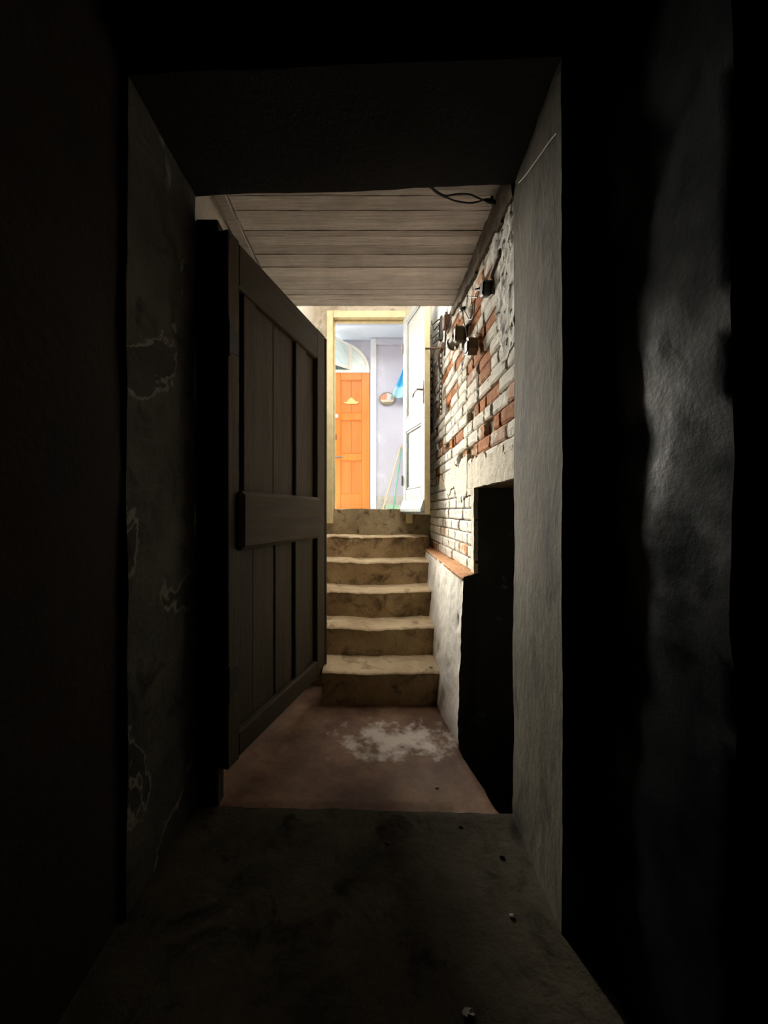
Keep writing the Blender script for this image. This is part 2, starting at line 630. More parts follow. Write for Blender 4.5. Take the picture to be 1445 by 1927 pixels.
def mat_cloth():
    m, nt, b = new_mat('blue_cloth')
    sep = nt.nodes.new('ShaderNodeSeparateXYZ')
    L(nt, nt.nodes.new('ShaderNodeNewGeometry').outputs['Position'], sep.inputs[0])
    mr = nt.nodes.new('ShaderNodeMapRange')
    mr.inputs['From Min'].default_value = 3.0; mr.inputs['From Max'].default_value = 2.97
    L(nt, sep.outputs['Z'], mr.inputs['Value'])
    L(nt, mixc(nt, mr.outputs[0], (.05, .36, .64), (.36, .64, .76)), b.inputs['Base Color'])
    b.inputs['Roughness'].default_value = .6
    return m


M['cloth'] = mat_cloth()

# ------------------------------------------------------------------ the setting
def structure(o, label, cat):
    return tag(o, label, cat, kind='structure')


R1 = rough(.006, 3.0, .0025, 17)
R2 = rough(.010, 2.4, .003, 15)

# doorway wall between the dark passage and the stairwell
JL0, JL1 = (-.722, 1.158), (-.724, 1.606)      # left jamb: near and far corner
JR0, JR1 = (.537, 1.113), (.556, 1.545)        # right jamb
SOF = 2.485
mb = MB()
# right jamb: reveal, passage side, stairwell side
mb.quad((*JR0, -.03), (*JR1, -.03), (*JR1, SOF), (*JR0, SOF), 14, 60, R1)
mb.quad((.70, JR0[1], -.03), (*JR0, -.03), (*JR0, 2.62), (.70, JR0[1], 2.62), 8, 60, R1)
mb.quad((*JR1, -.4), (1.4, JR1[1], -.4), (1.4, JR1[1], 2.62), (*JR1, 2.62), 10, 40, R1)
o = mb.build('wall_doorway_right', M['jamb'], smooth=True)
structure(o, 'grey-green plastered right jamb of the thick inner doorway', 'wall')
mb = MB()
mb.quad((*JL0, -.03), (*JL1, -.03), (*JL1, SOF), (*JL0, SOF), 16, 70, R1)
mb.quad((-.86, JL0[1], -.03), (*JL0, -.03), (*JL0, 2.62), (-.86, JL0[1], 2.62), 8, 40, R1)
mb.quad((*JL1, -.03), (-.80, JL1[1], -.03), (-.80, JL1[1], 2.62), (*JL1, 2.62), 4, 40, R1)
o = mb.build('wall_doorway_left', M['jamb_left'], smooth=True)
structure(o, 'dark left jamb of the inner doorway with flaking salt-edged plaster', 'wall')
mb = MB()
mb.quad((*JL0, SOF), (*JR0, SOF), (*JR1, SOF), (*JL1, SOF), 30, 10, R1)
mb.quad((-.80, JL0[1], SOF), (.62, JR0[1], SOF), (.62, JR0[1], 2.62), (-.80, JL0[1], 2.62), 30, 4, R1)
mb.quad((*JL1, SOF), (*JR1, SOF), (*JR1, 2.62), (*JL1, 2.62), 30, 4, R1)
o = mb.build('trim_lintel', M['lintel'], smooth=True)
structure(o, 'very dark lintel over the inner doorway', 'lintel')

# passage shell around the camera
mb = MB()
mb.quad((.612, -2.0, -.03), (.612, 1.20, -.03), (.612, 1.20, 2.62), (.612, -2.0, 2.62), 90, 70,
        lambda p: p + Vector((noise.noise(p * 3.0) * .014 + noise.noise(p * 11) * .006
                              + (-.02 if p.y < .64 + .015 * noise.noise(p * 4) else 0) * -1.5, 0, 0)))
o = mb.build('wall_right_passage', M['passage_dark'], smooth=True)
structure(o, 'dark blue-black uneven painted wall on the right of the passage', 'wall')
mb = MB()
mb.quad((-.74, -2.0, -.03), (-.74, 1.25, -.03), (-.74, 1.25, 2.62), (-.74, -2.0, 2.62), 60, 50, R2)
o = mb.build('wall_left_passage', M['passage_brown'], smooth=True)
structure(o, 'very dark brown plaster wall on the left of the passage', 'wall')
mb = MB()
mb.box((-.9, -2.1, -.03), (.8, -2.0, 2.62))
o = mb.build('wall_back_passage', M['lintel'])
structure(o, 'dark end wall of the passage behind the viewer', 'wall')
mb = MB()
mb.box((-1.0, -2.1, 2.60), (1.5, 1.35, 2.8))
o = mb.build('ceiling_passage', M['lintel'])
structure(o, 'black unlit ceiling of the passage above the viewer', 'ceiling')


def floor_noise(p, a=.006):
    return noise.noise(p * 5) * a + noise.noise(p * 19) * a * .45


mb = MB()
NX, NY = 70, 150
vs, fs = [], []
for j in range(NY + 1):
    t = j / NY
    for i in range(NX + 1):
        s = i / NX
        x = -.82 + s * 1.46
        yend = 1.612 - .048 * s + .008 * noise.noise(Vector((x * 9, 3, 1)))
        y = -2.0 + (yend + 2.0) * t
        p = Vector((x, y, 0))
        z = floor_noise(p)
        if j == NY: z -= .006
        vs.append((x, y, z))
for j in range(NY):
    for i in range(NX):
        a = j * (NX + 1) + i
        fs.append((a, a + 1, a + NX + 2, a + NX + 1))
mb.add(vs, fs)
base = NY * (NX + 1)
low = [(v[0], v[1] + .002, -.40) for v in vs[base:]]
mb.add([vs[base + i] for i in range(NX + 1)] + low,
       [(i, i + 1, i + NX + 2, i + NX + 1) for i in range(NX)])
o = mb.build('floor', M['passage_floor'], smooth=True)
structure(o, 'worn grey-brown concrete floor of the passage in the foreground', 'floor')

# stairwell floor with a broken edge towards the dark alcove
EDGE = [(1.50, .556), (1.545, .548), (1.575, .535), (1.60, .515), (1.625, .504), (1.66, .502), (1.72, .495), (1.83, .475), (1.95, .455), (2.05, .447), (2.10, .50), (3.0, .50)]


def edge_x(y):
    for (y0, x0), (y1, x1) in zip(EDGE, EDGE[1:]):
        if y <= y1:
            return x0 + (x1 - x0) * max(0, (y - y0)) / (y1 - y0)
    return EDGE[-1][1]


mb = MB()
NX, NY = 70, 60
vs, fs = [], []
for j in range(NY + 1):
    y = 1.50 + (2.95 - 1.50) * j / NY
    xe = edge_x(y) + .006 * noise.noise(Vector((0, y * 14, 2)))
    for i in range(NX + 1):
        x = -.80 + (xe + .80) * i / NX
        p = Vector((x, y, 0))
        z = -.022 + floor_noise(p, .005)
        if y < 1.635 and x < .36 + .1 * noise.noise(Vector((0, 0, y * 5))): z -= .012
        if i == NX: z -= .008
        vs.append((x, y, z))
for j in range(NY):
    for i in range(NX):
        a = j * (NX + 1) + i
        fs.append((a, a + 1, a + NX + 2, a + NX + 1))
mb.add(vs, fs)
er = [vs[j * (NX + 1) + NX] for j in range(NY + 1)]
mb.add(er + [(p[0] - .01, p[1], -.40) for p in er],
       [(j, j + 1, j + NY + 2, j + NY + 1) for j in range(NY)])
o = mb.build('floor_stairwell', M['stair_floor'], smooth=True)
structure(o, 'reddish-brown stairwell floor with a pale blotch', 'floor')

# left wall of the stairwell
def lwx(y):
    return -.735 + .165 * (y - 1.6) / 2.3


mb = MB()
LT = 3.5
mb.quad((lwx(1.59), 1.59, -.05), (lwx(3.95), 3.95, -.05), (lwx(3.95), 3.95, LT), (lwx(1.59), 1.59, LT), 40, 60, R1)
mb.quad((lwx(1.59) - .2, 1.59, LT), (lwx(3.95) - .2, 3.95, LT), (lwx(3.95), 3.95, LT), (lwx(1.59), 1.59, LT))
mb.quad((lwx(1.59) - .2, 1.59, -.05), (lwx(3.95) - .2, 3.95, -.05), (lwx(3.95) - .2, 3.95, LT), (lwx(1.59) - .2, 1.59, LT))
o = mb.build('wall_left', M['left_wall'], smooth=True)
structure(o, 'limewashed left wall of the stairwell behind the dark open door', 'wall')

mb = MB()
mb.box((lwx(3.1) - .2, 3.12, LT), (lwx(3.12) + .0, 3.95, 3.72))
mb.box((-1.3, 3.12, 3.62), (1.39, 3.88, 3.72))  # hood added out of view to shade the white door leaf
o = mb.build('ceiling_shade_hood', M['left_wall'])
structure(o, 'added unseen hood shading the white door from the sky', 'ceiling')

# ceiling slab with board marks
ceil = empty('ceiling', (0, 2.1, 2.6))
structure(ceil, 'board-marked concrete ceiling slab over the foot of the stairs', 'ceiling')
mb = MB()
mb.box((-1.0, 1.30 - 2.1, .022), (1.3, 2.69 - 2.1, .30))
mb.build('slab', M['boards'], ceil)
ys = [1.60, 1.66, 1.745, 1.83, 1.90, 1.962, 2.0, 2.066, 2.142, 2.20, 2.257, 2.344, 2.42, 2.484, 2.545, 2.60, 2.645, 2.69]
for k in range(len(ys) - 1):
    y0, y1 = ys[k] - 2.1, ys[k + 1] - 2.1
    zo = random.uniform(-.0022, .0022)
    x0, x1 = -.64, .552
    n = 40
    b = MB()
    ox = random.uniform(0, 50)
    vs = []
    for i in range(n + 1):
        x = x0 + (x1 - x0) * i / n
        e0 = y0 - .0004 + .0025 * noise.noise(Vector((x * 4 + ox, 0, 0)))
        e1 = y1 + .0004 + .0025 * noise.noise(Vector((x * 4 + ox, 5, 0)))
        h = zo + .002 * noise.noise(Vector((x * 7 + ox, 9, 0)))
        vs += [(x, e0, .024), (x, e0 + .0015, h), (x, e1 - .0015, h + random.uniform(-.0012, .0012)), (x, e1, .024)]
    fs = []
    for i in range(n):
        for q in range(3):
            a = i * 4 + q
            fs.append((a, a + 1, a + 5, a + 4))
    fs += [(0, 1, 2, 3), (n * 4 + 3, n * 4 + 2, n * 4 + 1, n * 4)]
    b.add(vs, fs)
    b.build('board', M['boards'], ceil)
# long timber strip along the left side of the slab and the plain margin beside it
mb = MB()
mb.box((-.70, 1.60 - 2.1, -.012), (-.645, 2.688 - 2.1, .024), bev=.004)
mb.build('side_batten', M['boards'], ceil)
mb = MB()
mb.box((-.76, 1.60 - 2.1, .008), (-.706, 2.688 - 2.1, .024), bev=.003)
mb.build('margin_strip', M['left_wall'], ceil)

# outer wall at the head of the stairs
YO = 3.89
mb = MB()
OX0, OX1, OZ0, OZ1 = -.43, .35, 1.222, 3.16
mb.quad((-3, YO, -.1), (OX0, YO, -.1), (OX0, YO, 4.1), (-3, YO, 4.1), 50, 60, R1)
mb.quad((OX1, YO, -.1), (3, YO, -.1), (3, YO, 4.1), (OX1, YO, 4.1), 50, 60, R1)
mb.quad((OX0, YO, OZ1), (OX1, YO, OZ1), (OX1, YO, 4.1), (OX0, YO, 4.1), 20, 20, R1)
mb.quad((-3, 4.08, -.1), (OX0, 4.08, -.1), (OX0, 4.08, 4.1), (-3, 4.08, 4.1))
mb.quad((OX1, 4.08, -.1), (3, 4.08, -.1), (3, 4.08, 4.1), (OX1, 4.08, 4.1))
mb.quad((OX0, 4.08, OZ1), (OX1, 4.08, OZ1), (OX1, 4.08, 4.1), (OX0, 4.08, 4.1))
mb.quad((OX0, YO, OZ1), (OX1, YO, OZ1), (OX1, 4.08, OZ1), (OX0, 4.08, OZ1))
mb.quad((OX0, YO, OZ0), (OX0, 4.08, OZ0), (OX0, 4.08, OZ1), (OX0, YO, OZ1))
mb.quad((OX1, YO, OZ0), (OX1, 4.08, OZ0), (OX1, 4.08, OZ1), (OX1, YO, OZ1))
mb.quad((-3, YO, 4.1), (3, YO, 4.1), (3, 4.08, 4.1), (-3, 4.08, 4.1))
o = mb.build('wall_outer', M['outer_wall'], smooth=True)
structure(o, 'stained plaster wall around the bright outer doorway', 'wall')
mb = MB()
R3 = rough(.010, 5, .005, 19)
mb.quad((-.60, YO - .012, .93), (.62, YO - .012, .93), (.62, YO - .012, OZ0), (-.60, YO - .012, OZ0), 60, 20, R3)
mb.quad((-.60, YO - .012, OZ0), (.62, YO - .012, OZ0), (.62, 4.2, OZ0), (-.60, 4.2, OZ0), 60, 14, rough(.002, 6))
o = mb.build('trim_sill', M['sill'], smooth=True)
structure(o, 'stained concrete door sill above the top step', 'door sill')

for (nm, a, b_, lb) in (('wall_mass_left', (-3, -2.3, -.6), (-.95, 3.885, 2.9), 'unseen mass left of the passage and stairwell, added to keep light out'),
                        ('wall_mass_right', (1.41, -2.3, -.6), (3, 3.885, 4.0), 'unseen mass right of the passage and stairwell, added to keep light out'),
                        ('wall_mass_below', (-3, -2.3, -.9), (3, 4.0, -.61), 'unseen mass under the passage and the stairs, added to keep light out'),
                        ('wall_mass_side', (.66, -2.3, -.6), (1.409, 1.10, 2.59), 'unseen mass behind the right passage wall, added to keep light out'),
                        ('ceiling_mass', (-3, -2.3, 2.81), (3, 1.25, 3.6), 'unseen mass above the passage, added to keep light out')):
    mb = MB(); mb.box(a, b_)  # outer blocks added out of view to stop sky light leaking in
    structure(mb.build(nm, M['lintel']), lb, 'masonry')

# ------------------------------------------------------------------ right brick wall
XW = .57
BACK = .597
wr = empty('wall_right', (XW, 2.7, .853))
structure(wr, 'whitewashed brick wall with bare orange bricks on the right of the stairs', 'wall')
wr.matrix_world  # the bricks are placed in wall coordinates below


def wl(p):           # world to wall-local
    return Vector(p) - Vector((XW, 2.7, .853))


OPY, OPZ = 2.185, 1.33      # edges of the dark opening
mb = MB()
def bq(a, b, c, d, nu=1, nv=1, fn=None, mi=0):
    mb.quad(wl(a), wl(b), wl(c), wl(d), nu, nv, fn, mi)
bq((BACK, 1.54, OPZ), (BACK, 3.93, OPZ), (BACK, 3.93, 4.0), (BACK, 1.54, 4.0))
bq((BACK, OPY, .80), (BACK, 3.93, .80), (BACK, 3.93, OPZ), (BACK, OPY, OPZ))
bq((BACK, 1.54, OPZ), (BACK, OPY, OPZ), (1.4, OPY, OPZ), (1.4, 1.54, OPZ))
bq((XW + .003, OPY, .80), (1.4, OPY, .80), (1.4, OPY, OPZ), (XW + .003, OPY, OPZ), 1, 1, None, 1)
bq((BACK, 1.54, 4.0), (BACK, 3.93, 4.0), (1.4, 3.93, 4.0), (1.4, 1.54, 4.0))
bq((1.4, 1.54, -.4), (1.4, 3.93, -.4), (1.4, 3.93, 4.0), (1.4, 1.54, 4.0), 1, 1, None, 1)
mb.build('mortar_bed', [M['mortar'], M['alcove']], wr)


def brick_mesh(seed, ln, hh):
    rnd = random.Random(seed)
    us = [-.5, -.44, -.15, .15, .44, .5]
    vs_ = [-.5, -.36, 0, .36, .5]
    vs, fs = [], []
    for j, v in enumerate(vs_):
        for i, u in enumerate(us):
            eu = i in (0, len(us) - 1); ev = j in (0, len(vs_) - 1)
            x = rnd.uniform(-.0022, .0022) + (.0055 if eu or ev else 0) + (.004 if eu and ev else 0)
            vs.append((x, u * ln + rnd.uniform(-.0025, .0025), v * hh + rnd.uniform(-.0022, .0022)))
    nu, nv = len(us), len(vs_)
    for j in range(nv - 1):
        for i in range(nu - 1):
            a = j * nu + i
            fs.append((a, a + nu, a + nu + 1, a + 1))
    ring = [i for i in range(nu)] + [j * nu + nu - 1 for j in range(1, nv)] + \
           [(nv - 1) * nu + i for i in range(nu - 2, -1, -1)] + [j * nu for j in range(nv - 2, 0, -1)]
    o_ = len(vs)
    for k in ring:
        vs.append((.032, vs[k][1], vs[k][2]))
    n = len(ring)
    for k in range(n):
        fs.append((ring[k], ring[(k + 1) % n], o_ + (k + 1) % n, o_ + k))
    b = MB(); b.add(vs, fs)
    return b


BARE = [(938, 572), (927, 588), (914, 606), (905, 625), (898, 645), (893, 662), (884, 682), (903, 566), (898, 592),
        (868, 594), (858, 612), (868, 662), (861, 682), (845, 688), (837, 702), (918, 676), (910, 690), (900, 700),
        (855, 722), (846, 742), (840, 762), (915, 737), (905, 750), (895, 765), (958, 764), (945, 778), (930, 790),
        (887, 842), (902, 832), (856, 838), (822, 782), (826, 838), (826, 892), (822, 812), (826, 905), (920, 515), (934, 500)]
PINK = [(925, 812), (940, 806), (962, 732), (893, 648), (905, 640), (888, 700), (828, 838)]
HOLES = [(904, 622), (840, 770), (918, 795), (890, 763), (877, 850), (849, 842)]


def wall_px(y, z, X=XW):
    return VX + F * X / y, VY - F * (z - EYE) / y


bm_cache = {}
PIT = .0725
course = 0
nb = 0
HH = PIT - .0075
z = .853 + PIT / 2 + .002
brick_mats = {}
while z < 2.78:
    y0 = 1.548
    if z - PIT / 2 < OPZ - .01:
        y0 = OPY + .055
    off = (course % 2) * .115 + random.uniform(-.02, .02)
    y = y0
    first = True
    while y < 3.86:
        ln = .235 if random.random() < .72 else .118
        if first:
            ln = max(.07, ln - (off if off > 0 else 0)); first = False
        if y + ln > 3.86:
            ln = 3.86 - y
        if ln < .03:
            break
        yc = y + ln / 2
        px, py = wall_px(yc, z)
        y += ln
        if py < 560 and yc > 2.69 and px < 830:
            pass
        # projected half size: how close a mark must be to hit this brick
        hw = F * XW * (1 / (yc - ln / 2) - 1 / (yc + ln / 2)) / 2
        def near(lst, kx=1.0, ky=1.0):
            for (qx, qy) in lst:
                Y_ = XW * F / (qx - VX)
                zz = EYE + (VY - qy) / F * Y_
                if abs(Y_ - yc) < ln / 2 * kx + .01 and abs(zz - z) < PIT / 2 * ky:
                    return True
            return False
        kind = 'brick_washed'
        if near(BARE, 1, 1): kind = 'brick_bare'
        elif near(PINK): kind = 'brick_pink'
        elif random.random() < .10: kind = 'brick_part'
        if near(HOLES, 1, 1):
            # half of the brick has gone: a stub is left, the rest is a hole
            yc2 = yc - ln * .28; ln2 = ln * .38
            kind = 'brick_bare'
        else:
            yc2, ln2 = yc, ln
        if z > 2.64 and yc > 2.7 and kind == 'brick_washed':
            pass
        v = random.randrange(5)
        key = (v, kind)
        if key not in bm_cache:
            bm_cache[key] = brick_mesh(v + 11, 1.0, HH).mesh('brick', M[kind])
        dx = random.uniform(-.004, .004)
        if kind == 'brick_bare': dx += .008
        o = put(bm_cache[key], 'brick', wr, wl((XW + dx, yc2, z)), (0, 0, 0), (1, max(.02, ln2 - .008), 1))
        nb += 1
    z += PIT
    course += 1


def patch(name, y0, y1, z0, z1, mask, mat, th=.006, cell=.011, X=XW, amp=.003, parent=wr):
    ny, nz = int((y1 - y0) / cell), int((z1 - z0) / cell)
    b = MB(); vi = {}; vs = []; fs = []
    def vert(i, j):
        if (i, j) not in vi:
            yy = y0 + (y1 - y0) * i / ny; zz = z0 + (z1 - z0) * j / nz
            p = Vector((X, yy, zz))
            d = th + amp * noise.noise(p * 12) + amp * .8 * noise.noise(p * 34)
            vi[(i, j)] = len(vs)
            q = Vector((X - d, yy + .004 * noise.noise(p * 50), zz + .004 * noise.noise(p * 50 + Vector((5, 5, 5)))))
            vs.append(wl(q) if parent is wr else q)
        return vi[(i, j)]
    cells = set()
    for j in range(nz):
        for i in range(ny):
            yy = y0 + (y1 - y0) * (i + .5) / ny; zz = z0 + (z1 - z0) * (j + .5) / nz
            if mask(yy, zz):
                cells.add((i, j))
    for (i, j) in cells:
        fs.append((vert(i, j), vert(i, j + 1), vert(i + 1, j + 1), vert(i + 1, j)))
    # rim back to the bricks
    def rim(a, b_):
        pa, pb = vs[a], vs[b_]
        k = len(vs)
        vs.append((pa[0] + th + .018, pa[1], pa[2])); vs.append((pb[0] + th + .018, pb[1], pb[2]))
        fs.append((a, b_, k + 1, k))
    for (i, j) in list(cells):
        if (i - 1, j) not in cells: rim(vi[(i, j)], vi[(i, j + 1)])
        if (i + 1, j) not in cells: rim(vi[(i + 1, j)], vi[(i + 1, j + 1)])
        if (i, j - 1) not in cells: rim(vi[(i, j)], vi[(i + 1, j)])
        if (i, j + 1) not in cells: rim(vi[(i, j + 1)], vi[(i + 1, j + 1)])
    b.add(vs, fs)
    return b.build(name, mat, parent, smooth=True)


def nz2(y, z, s, o=0):
    return noise.noise(Vector((o, y * s, z * s)))


# cream plaster over the opening, its margin, and the thick wash near the jamb
patch('plaster_patch', 1.548, 2.32, OPZ, 1.66,
      lambda y, z: z < 1.50 + .07 * nz2(y, z, 7) + .02 * nz2(y, z, 25) - .04 * (y < 1.7), M['plaster_cream'])
patch('plaster_patch', 2.34, 3.3, 1.26, 1.62,
      lambda y, z: abs(z - 1.42) < .12 + .08 * nz2(y, z, 6, 3) + .03 * nz2(y, z, 22, 3) - .10 * (y - 2.4), M['plaster_cream'])
patch('plaster_margin', OPY - .002, OPY + .075, .853, OPZ, lambda y, z: y < OPY + .055 + .01 * nz2(y, z, 12, 1), M['plaster_cream'])
patch('whitewash_skin', 1.548, 2.0, 1.80, 2.47,
      lambda y, z: y < 1.735 + .28 * (z - 1.95) + .05 * nz2(y, z, 8, 2) and z > 1.86 + .05 * nz2(y, z, 9, 4)
      and nz2(y, z, 30, 6) > -.36, M['whitewash'], .007, .008, amp=.007)
patch('whitewash_skin', 2.72, 3.86, 2.66, 3.3,
      lambda y, z: z > 2.72 + .06 * nz2(y, z, 7, 5) + .22 * (y - 3.0) * 0, M['whitewash'], .006, .014)
# dark rendered band directly under the ceiling
patch('render_band', 1.548, 2.72, 2.38, 2.64,
      lambda y, z: z > 2.448 + .10 * (y - 1.65) + .022 * nz2(y, z, 9, 8) + .008 * nz2(y, z, 30, 8), M['band'], .02, .010, amp=.004)

# reveal lintel edge of the opening and low battered plinth with its brick ledge
def plx(y, z):
    t = max(0, min(1, (y - 2.05) / .42))
    t = t * t * (3 - 2 * t)
    xb = .447 - .040 * t
    xt = .474 + .012 * (y - 2.07)
    return xb + (xt - xb) * max(0, min(1, z / .853))


mb = MB()
ny, nz_ = 90, 60
vs, fs = [], []
for j in range(nz_ + 1):
    z = -.06 + (.853 + .06) * j / nz_
    for i in range(ny + 1):
        y = 2.055 + (3.93 - 2.055) * i / ny
        x = plx(y, z)
        p = Vector((x, y, z))
        d = .007 * noise.noise(p * 7) + .004 * noise.noise(p * 24)
        pit = noise.noise(Vector((1, y * 12, z * 5)))
        if pit > .38 and z < .7: d += .014 * min(1, (pit - .38) * 8)
        vs.append((x + d, y + (.01 * noise.noise(Vector((4, 0, z * 9))) if i == 0 else 0), z))
for j in range(nz_):
    for i in range(ny):
        a = j * (ny + 1) + i
        fs.append((a, a + 1, a + ny + 2, a + ny + 1))
mb.add(vs, fs)
# end face running back into the alcove
mb2 = MB()
col0 = [vs[j * (ny + 1)] for j in range(nz_ + 1)]
back = [(XW + .01, OPY + .004, p[2]) for p in col0]
mb2.add(col0 + back, [(j, j + 1, j + nz_ + 2, j + nz_ + 1) for j in range(nz_)])
pl = mb.build('wall_plinth', M['plinth'], smooth=True)
structure(pl, 'low battered whitewashed wall running beside the steps', 'wall')
e = mb2.build('end_face', M['alcove'], pl)
b = MB()
n = 60
vs, fs = [], []
for i in range(n + 1):
    y = 2.055 + (3.90 - 2.055) * i / n
    for k in range(6):
        t = k / 5
        xf = plx(y, .853) - .006 + .006 * noise.noise(Vector((y * 8, 0, 0)))
        yy = y + (OPY - 2.055 + .004) * t * (1 - i / n)
        x = xf + (XW + .012 - xf) * t
        p = Vector((x, yy, .853))
        vs.append((x, yy, .856 + .006 * noise.noise(p * 16) + .004 * noise.noise(p * 40) - (.006 if k == 0 else 0)))
for i in range(n):
    for k in range(5):
        a = i * 6 + k
        fs.append((a, a + 6, a + 7, a + 1))
m_ = len(vs)
for i in range(n + 1):
    p = vs[i * 6]; vs.append((p[0] + .004, p[1], .835))
for i in range(n):
    fs.append((i * 6, (i + 1) * 6, m_ + i + 1, m_ + i))
b.add(vs, fs)
b.build('ledge', M['brick_ledge'], pl, smooth=True)

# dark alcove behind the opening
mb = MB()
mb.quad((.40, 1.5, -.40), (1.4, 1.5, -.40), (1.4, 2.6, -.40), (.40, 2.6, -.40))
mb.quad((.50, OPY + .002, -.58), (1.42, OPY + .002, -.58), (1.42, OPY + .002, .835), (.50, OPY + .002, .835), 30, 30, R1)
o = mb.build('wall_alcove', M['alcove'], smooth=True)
structure(o, 'dark grey wall inside the low opening beside the doorway', 'wall')

# ------------------------------------------------------------------ steps
stairs = empty('staircase', (0, 2.468, 0))
tag(stairs, 'flight of worn tan concrete steps rising to the bright outer door', 'stairs')
H, D, Y1 = .195, .284, 2.468
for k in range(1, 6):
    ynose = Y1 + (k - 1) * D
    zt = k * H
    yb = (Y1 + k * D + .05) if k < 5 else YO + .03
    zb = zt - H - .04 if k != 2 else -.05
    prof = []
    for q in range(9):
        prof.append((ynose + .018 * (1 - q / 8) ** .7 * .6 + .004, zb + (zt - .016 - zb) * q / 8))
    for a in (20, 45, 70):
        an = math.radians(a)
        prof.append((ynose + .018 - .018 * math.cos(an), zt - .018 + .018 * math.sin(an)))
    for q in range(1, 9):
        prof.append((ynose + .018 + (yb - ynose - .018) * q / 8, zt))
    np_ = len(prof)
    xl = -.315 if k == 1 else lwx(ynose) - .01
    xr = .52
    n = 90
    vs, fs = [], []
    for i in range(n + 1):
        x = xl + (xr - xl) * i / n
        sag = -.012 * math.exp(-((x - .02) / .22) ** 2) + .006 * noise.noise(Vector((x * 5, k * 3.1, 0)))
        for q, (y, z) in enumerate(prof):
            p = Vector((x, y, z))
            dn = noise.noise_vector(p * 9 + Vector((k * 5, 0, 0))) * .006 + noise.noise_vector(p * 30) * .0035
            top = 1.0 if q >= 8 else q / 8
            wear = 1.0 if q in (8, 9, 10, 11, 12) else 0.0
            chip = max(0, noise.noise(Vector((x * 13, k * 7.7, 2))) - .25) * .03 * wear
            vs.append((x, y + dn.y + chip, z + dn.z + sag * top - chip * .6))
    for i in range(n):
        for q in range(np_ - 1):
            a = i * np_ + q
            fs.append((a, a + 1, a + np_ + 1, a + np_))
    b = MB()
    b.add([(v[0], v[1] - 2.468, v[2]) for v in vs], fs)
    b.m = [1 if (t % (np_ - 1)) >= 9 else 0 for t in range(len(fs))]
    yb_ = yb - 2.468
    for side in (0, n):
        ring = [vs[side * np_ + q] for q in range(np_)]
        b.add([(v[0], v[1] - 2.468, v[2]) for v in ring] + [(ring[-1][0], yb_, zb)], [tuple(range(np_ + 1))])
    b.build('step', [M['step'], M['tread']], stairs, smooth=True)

# ------------------------------------------------------------------ old wooden door (open, left)
d1 = empty('door_1', (-.612, 1.60, 0), math.atan2(.98, .28))
structure(d1, 'dark old plank door standing open on the left', 'door')
LEN = 1.02
ZB, ZT = .15, 2.345


def part(parent, name, mat, a, b_, bev=.004, smooth=False):
    b = MB(); b.box(a, b_, bev=bev)
    return b.build(name, mat, parent, smooth)


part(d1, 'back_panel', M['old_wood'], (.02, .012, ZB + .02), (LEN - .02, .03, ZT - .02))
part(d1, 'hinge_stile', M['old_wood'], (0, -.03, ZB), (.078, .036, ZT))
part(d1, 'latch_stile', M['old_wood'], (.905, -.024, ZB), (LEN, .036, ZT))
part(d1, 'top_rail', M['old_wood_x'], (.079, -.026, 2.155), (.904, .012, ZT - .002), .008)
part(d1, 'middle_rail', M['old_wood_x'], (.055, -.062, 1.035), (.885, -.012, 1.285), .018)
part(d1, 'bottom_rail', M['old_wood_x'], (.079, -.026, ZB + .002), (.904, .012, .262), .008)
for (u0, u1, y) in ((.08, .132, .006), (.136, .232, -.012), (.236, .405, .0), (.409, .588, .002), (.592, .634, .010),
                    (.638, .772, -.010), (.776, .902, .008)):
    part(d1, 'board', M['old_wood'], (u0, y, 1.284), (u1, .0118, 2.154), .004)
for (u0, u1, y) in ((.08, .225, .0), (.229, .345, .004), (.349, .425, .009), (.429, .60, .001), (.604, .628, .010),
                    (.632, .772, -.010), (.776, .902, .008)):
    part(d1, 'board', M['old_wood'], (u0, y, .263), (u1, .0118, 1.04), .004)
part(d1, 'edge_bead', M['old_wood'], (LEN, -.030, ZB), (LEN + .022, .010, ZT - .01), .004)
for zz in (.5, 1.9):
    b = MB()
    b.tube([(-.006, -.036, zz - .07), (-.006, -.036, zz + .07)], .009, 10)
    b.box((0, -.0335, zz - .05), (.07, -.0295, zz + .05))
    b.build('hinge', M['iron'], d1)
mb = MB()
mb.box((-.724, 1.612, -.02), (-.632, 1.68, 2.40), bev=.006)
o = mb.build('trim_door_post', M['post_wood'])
structure(o, 'black wooden post the old plank door hangs on', 'door post')

# ------------------------------------------------------------------ outer door: frame and white leaf
fr = empty('trim_outer_frame', (-.413, 3.9, 1.08))
structure(fr, 'cream painted frame of the bright outer doorway', 'door frame')
def fpart(name, a, b_, mat=M['cream_paint'], bev=.006):
    part(fr, name, mat, tuple(Vector(a) - Vector((-.413, 3.9, 1.08))), tuple(Vector(b_) - Vector((-.413, 3.9, 1.08))), bev)
fpart('post', (-.447, 3.845, 1.08), (-.381, 3.98, 3.166))
fpart('post', (.335, 3.845, 1.08), (.40, 3.98, 3.166))
fpart('head', (-.380, 3.846, 3.094), (.334, 3.98, 3.165))
fpart('stop_bead', (-.3805, 3.90, 1.225), (-.366, 3.95, 3.093))
fpart('stop_bead', (-.365, 3.90, 3.079), (.334, 3.95, 3.0935))

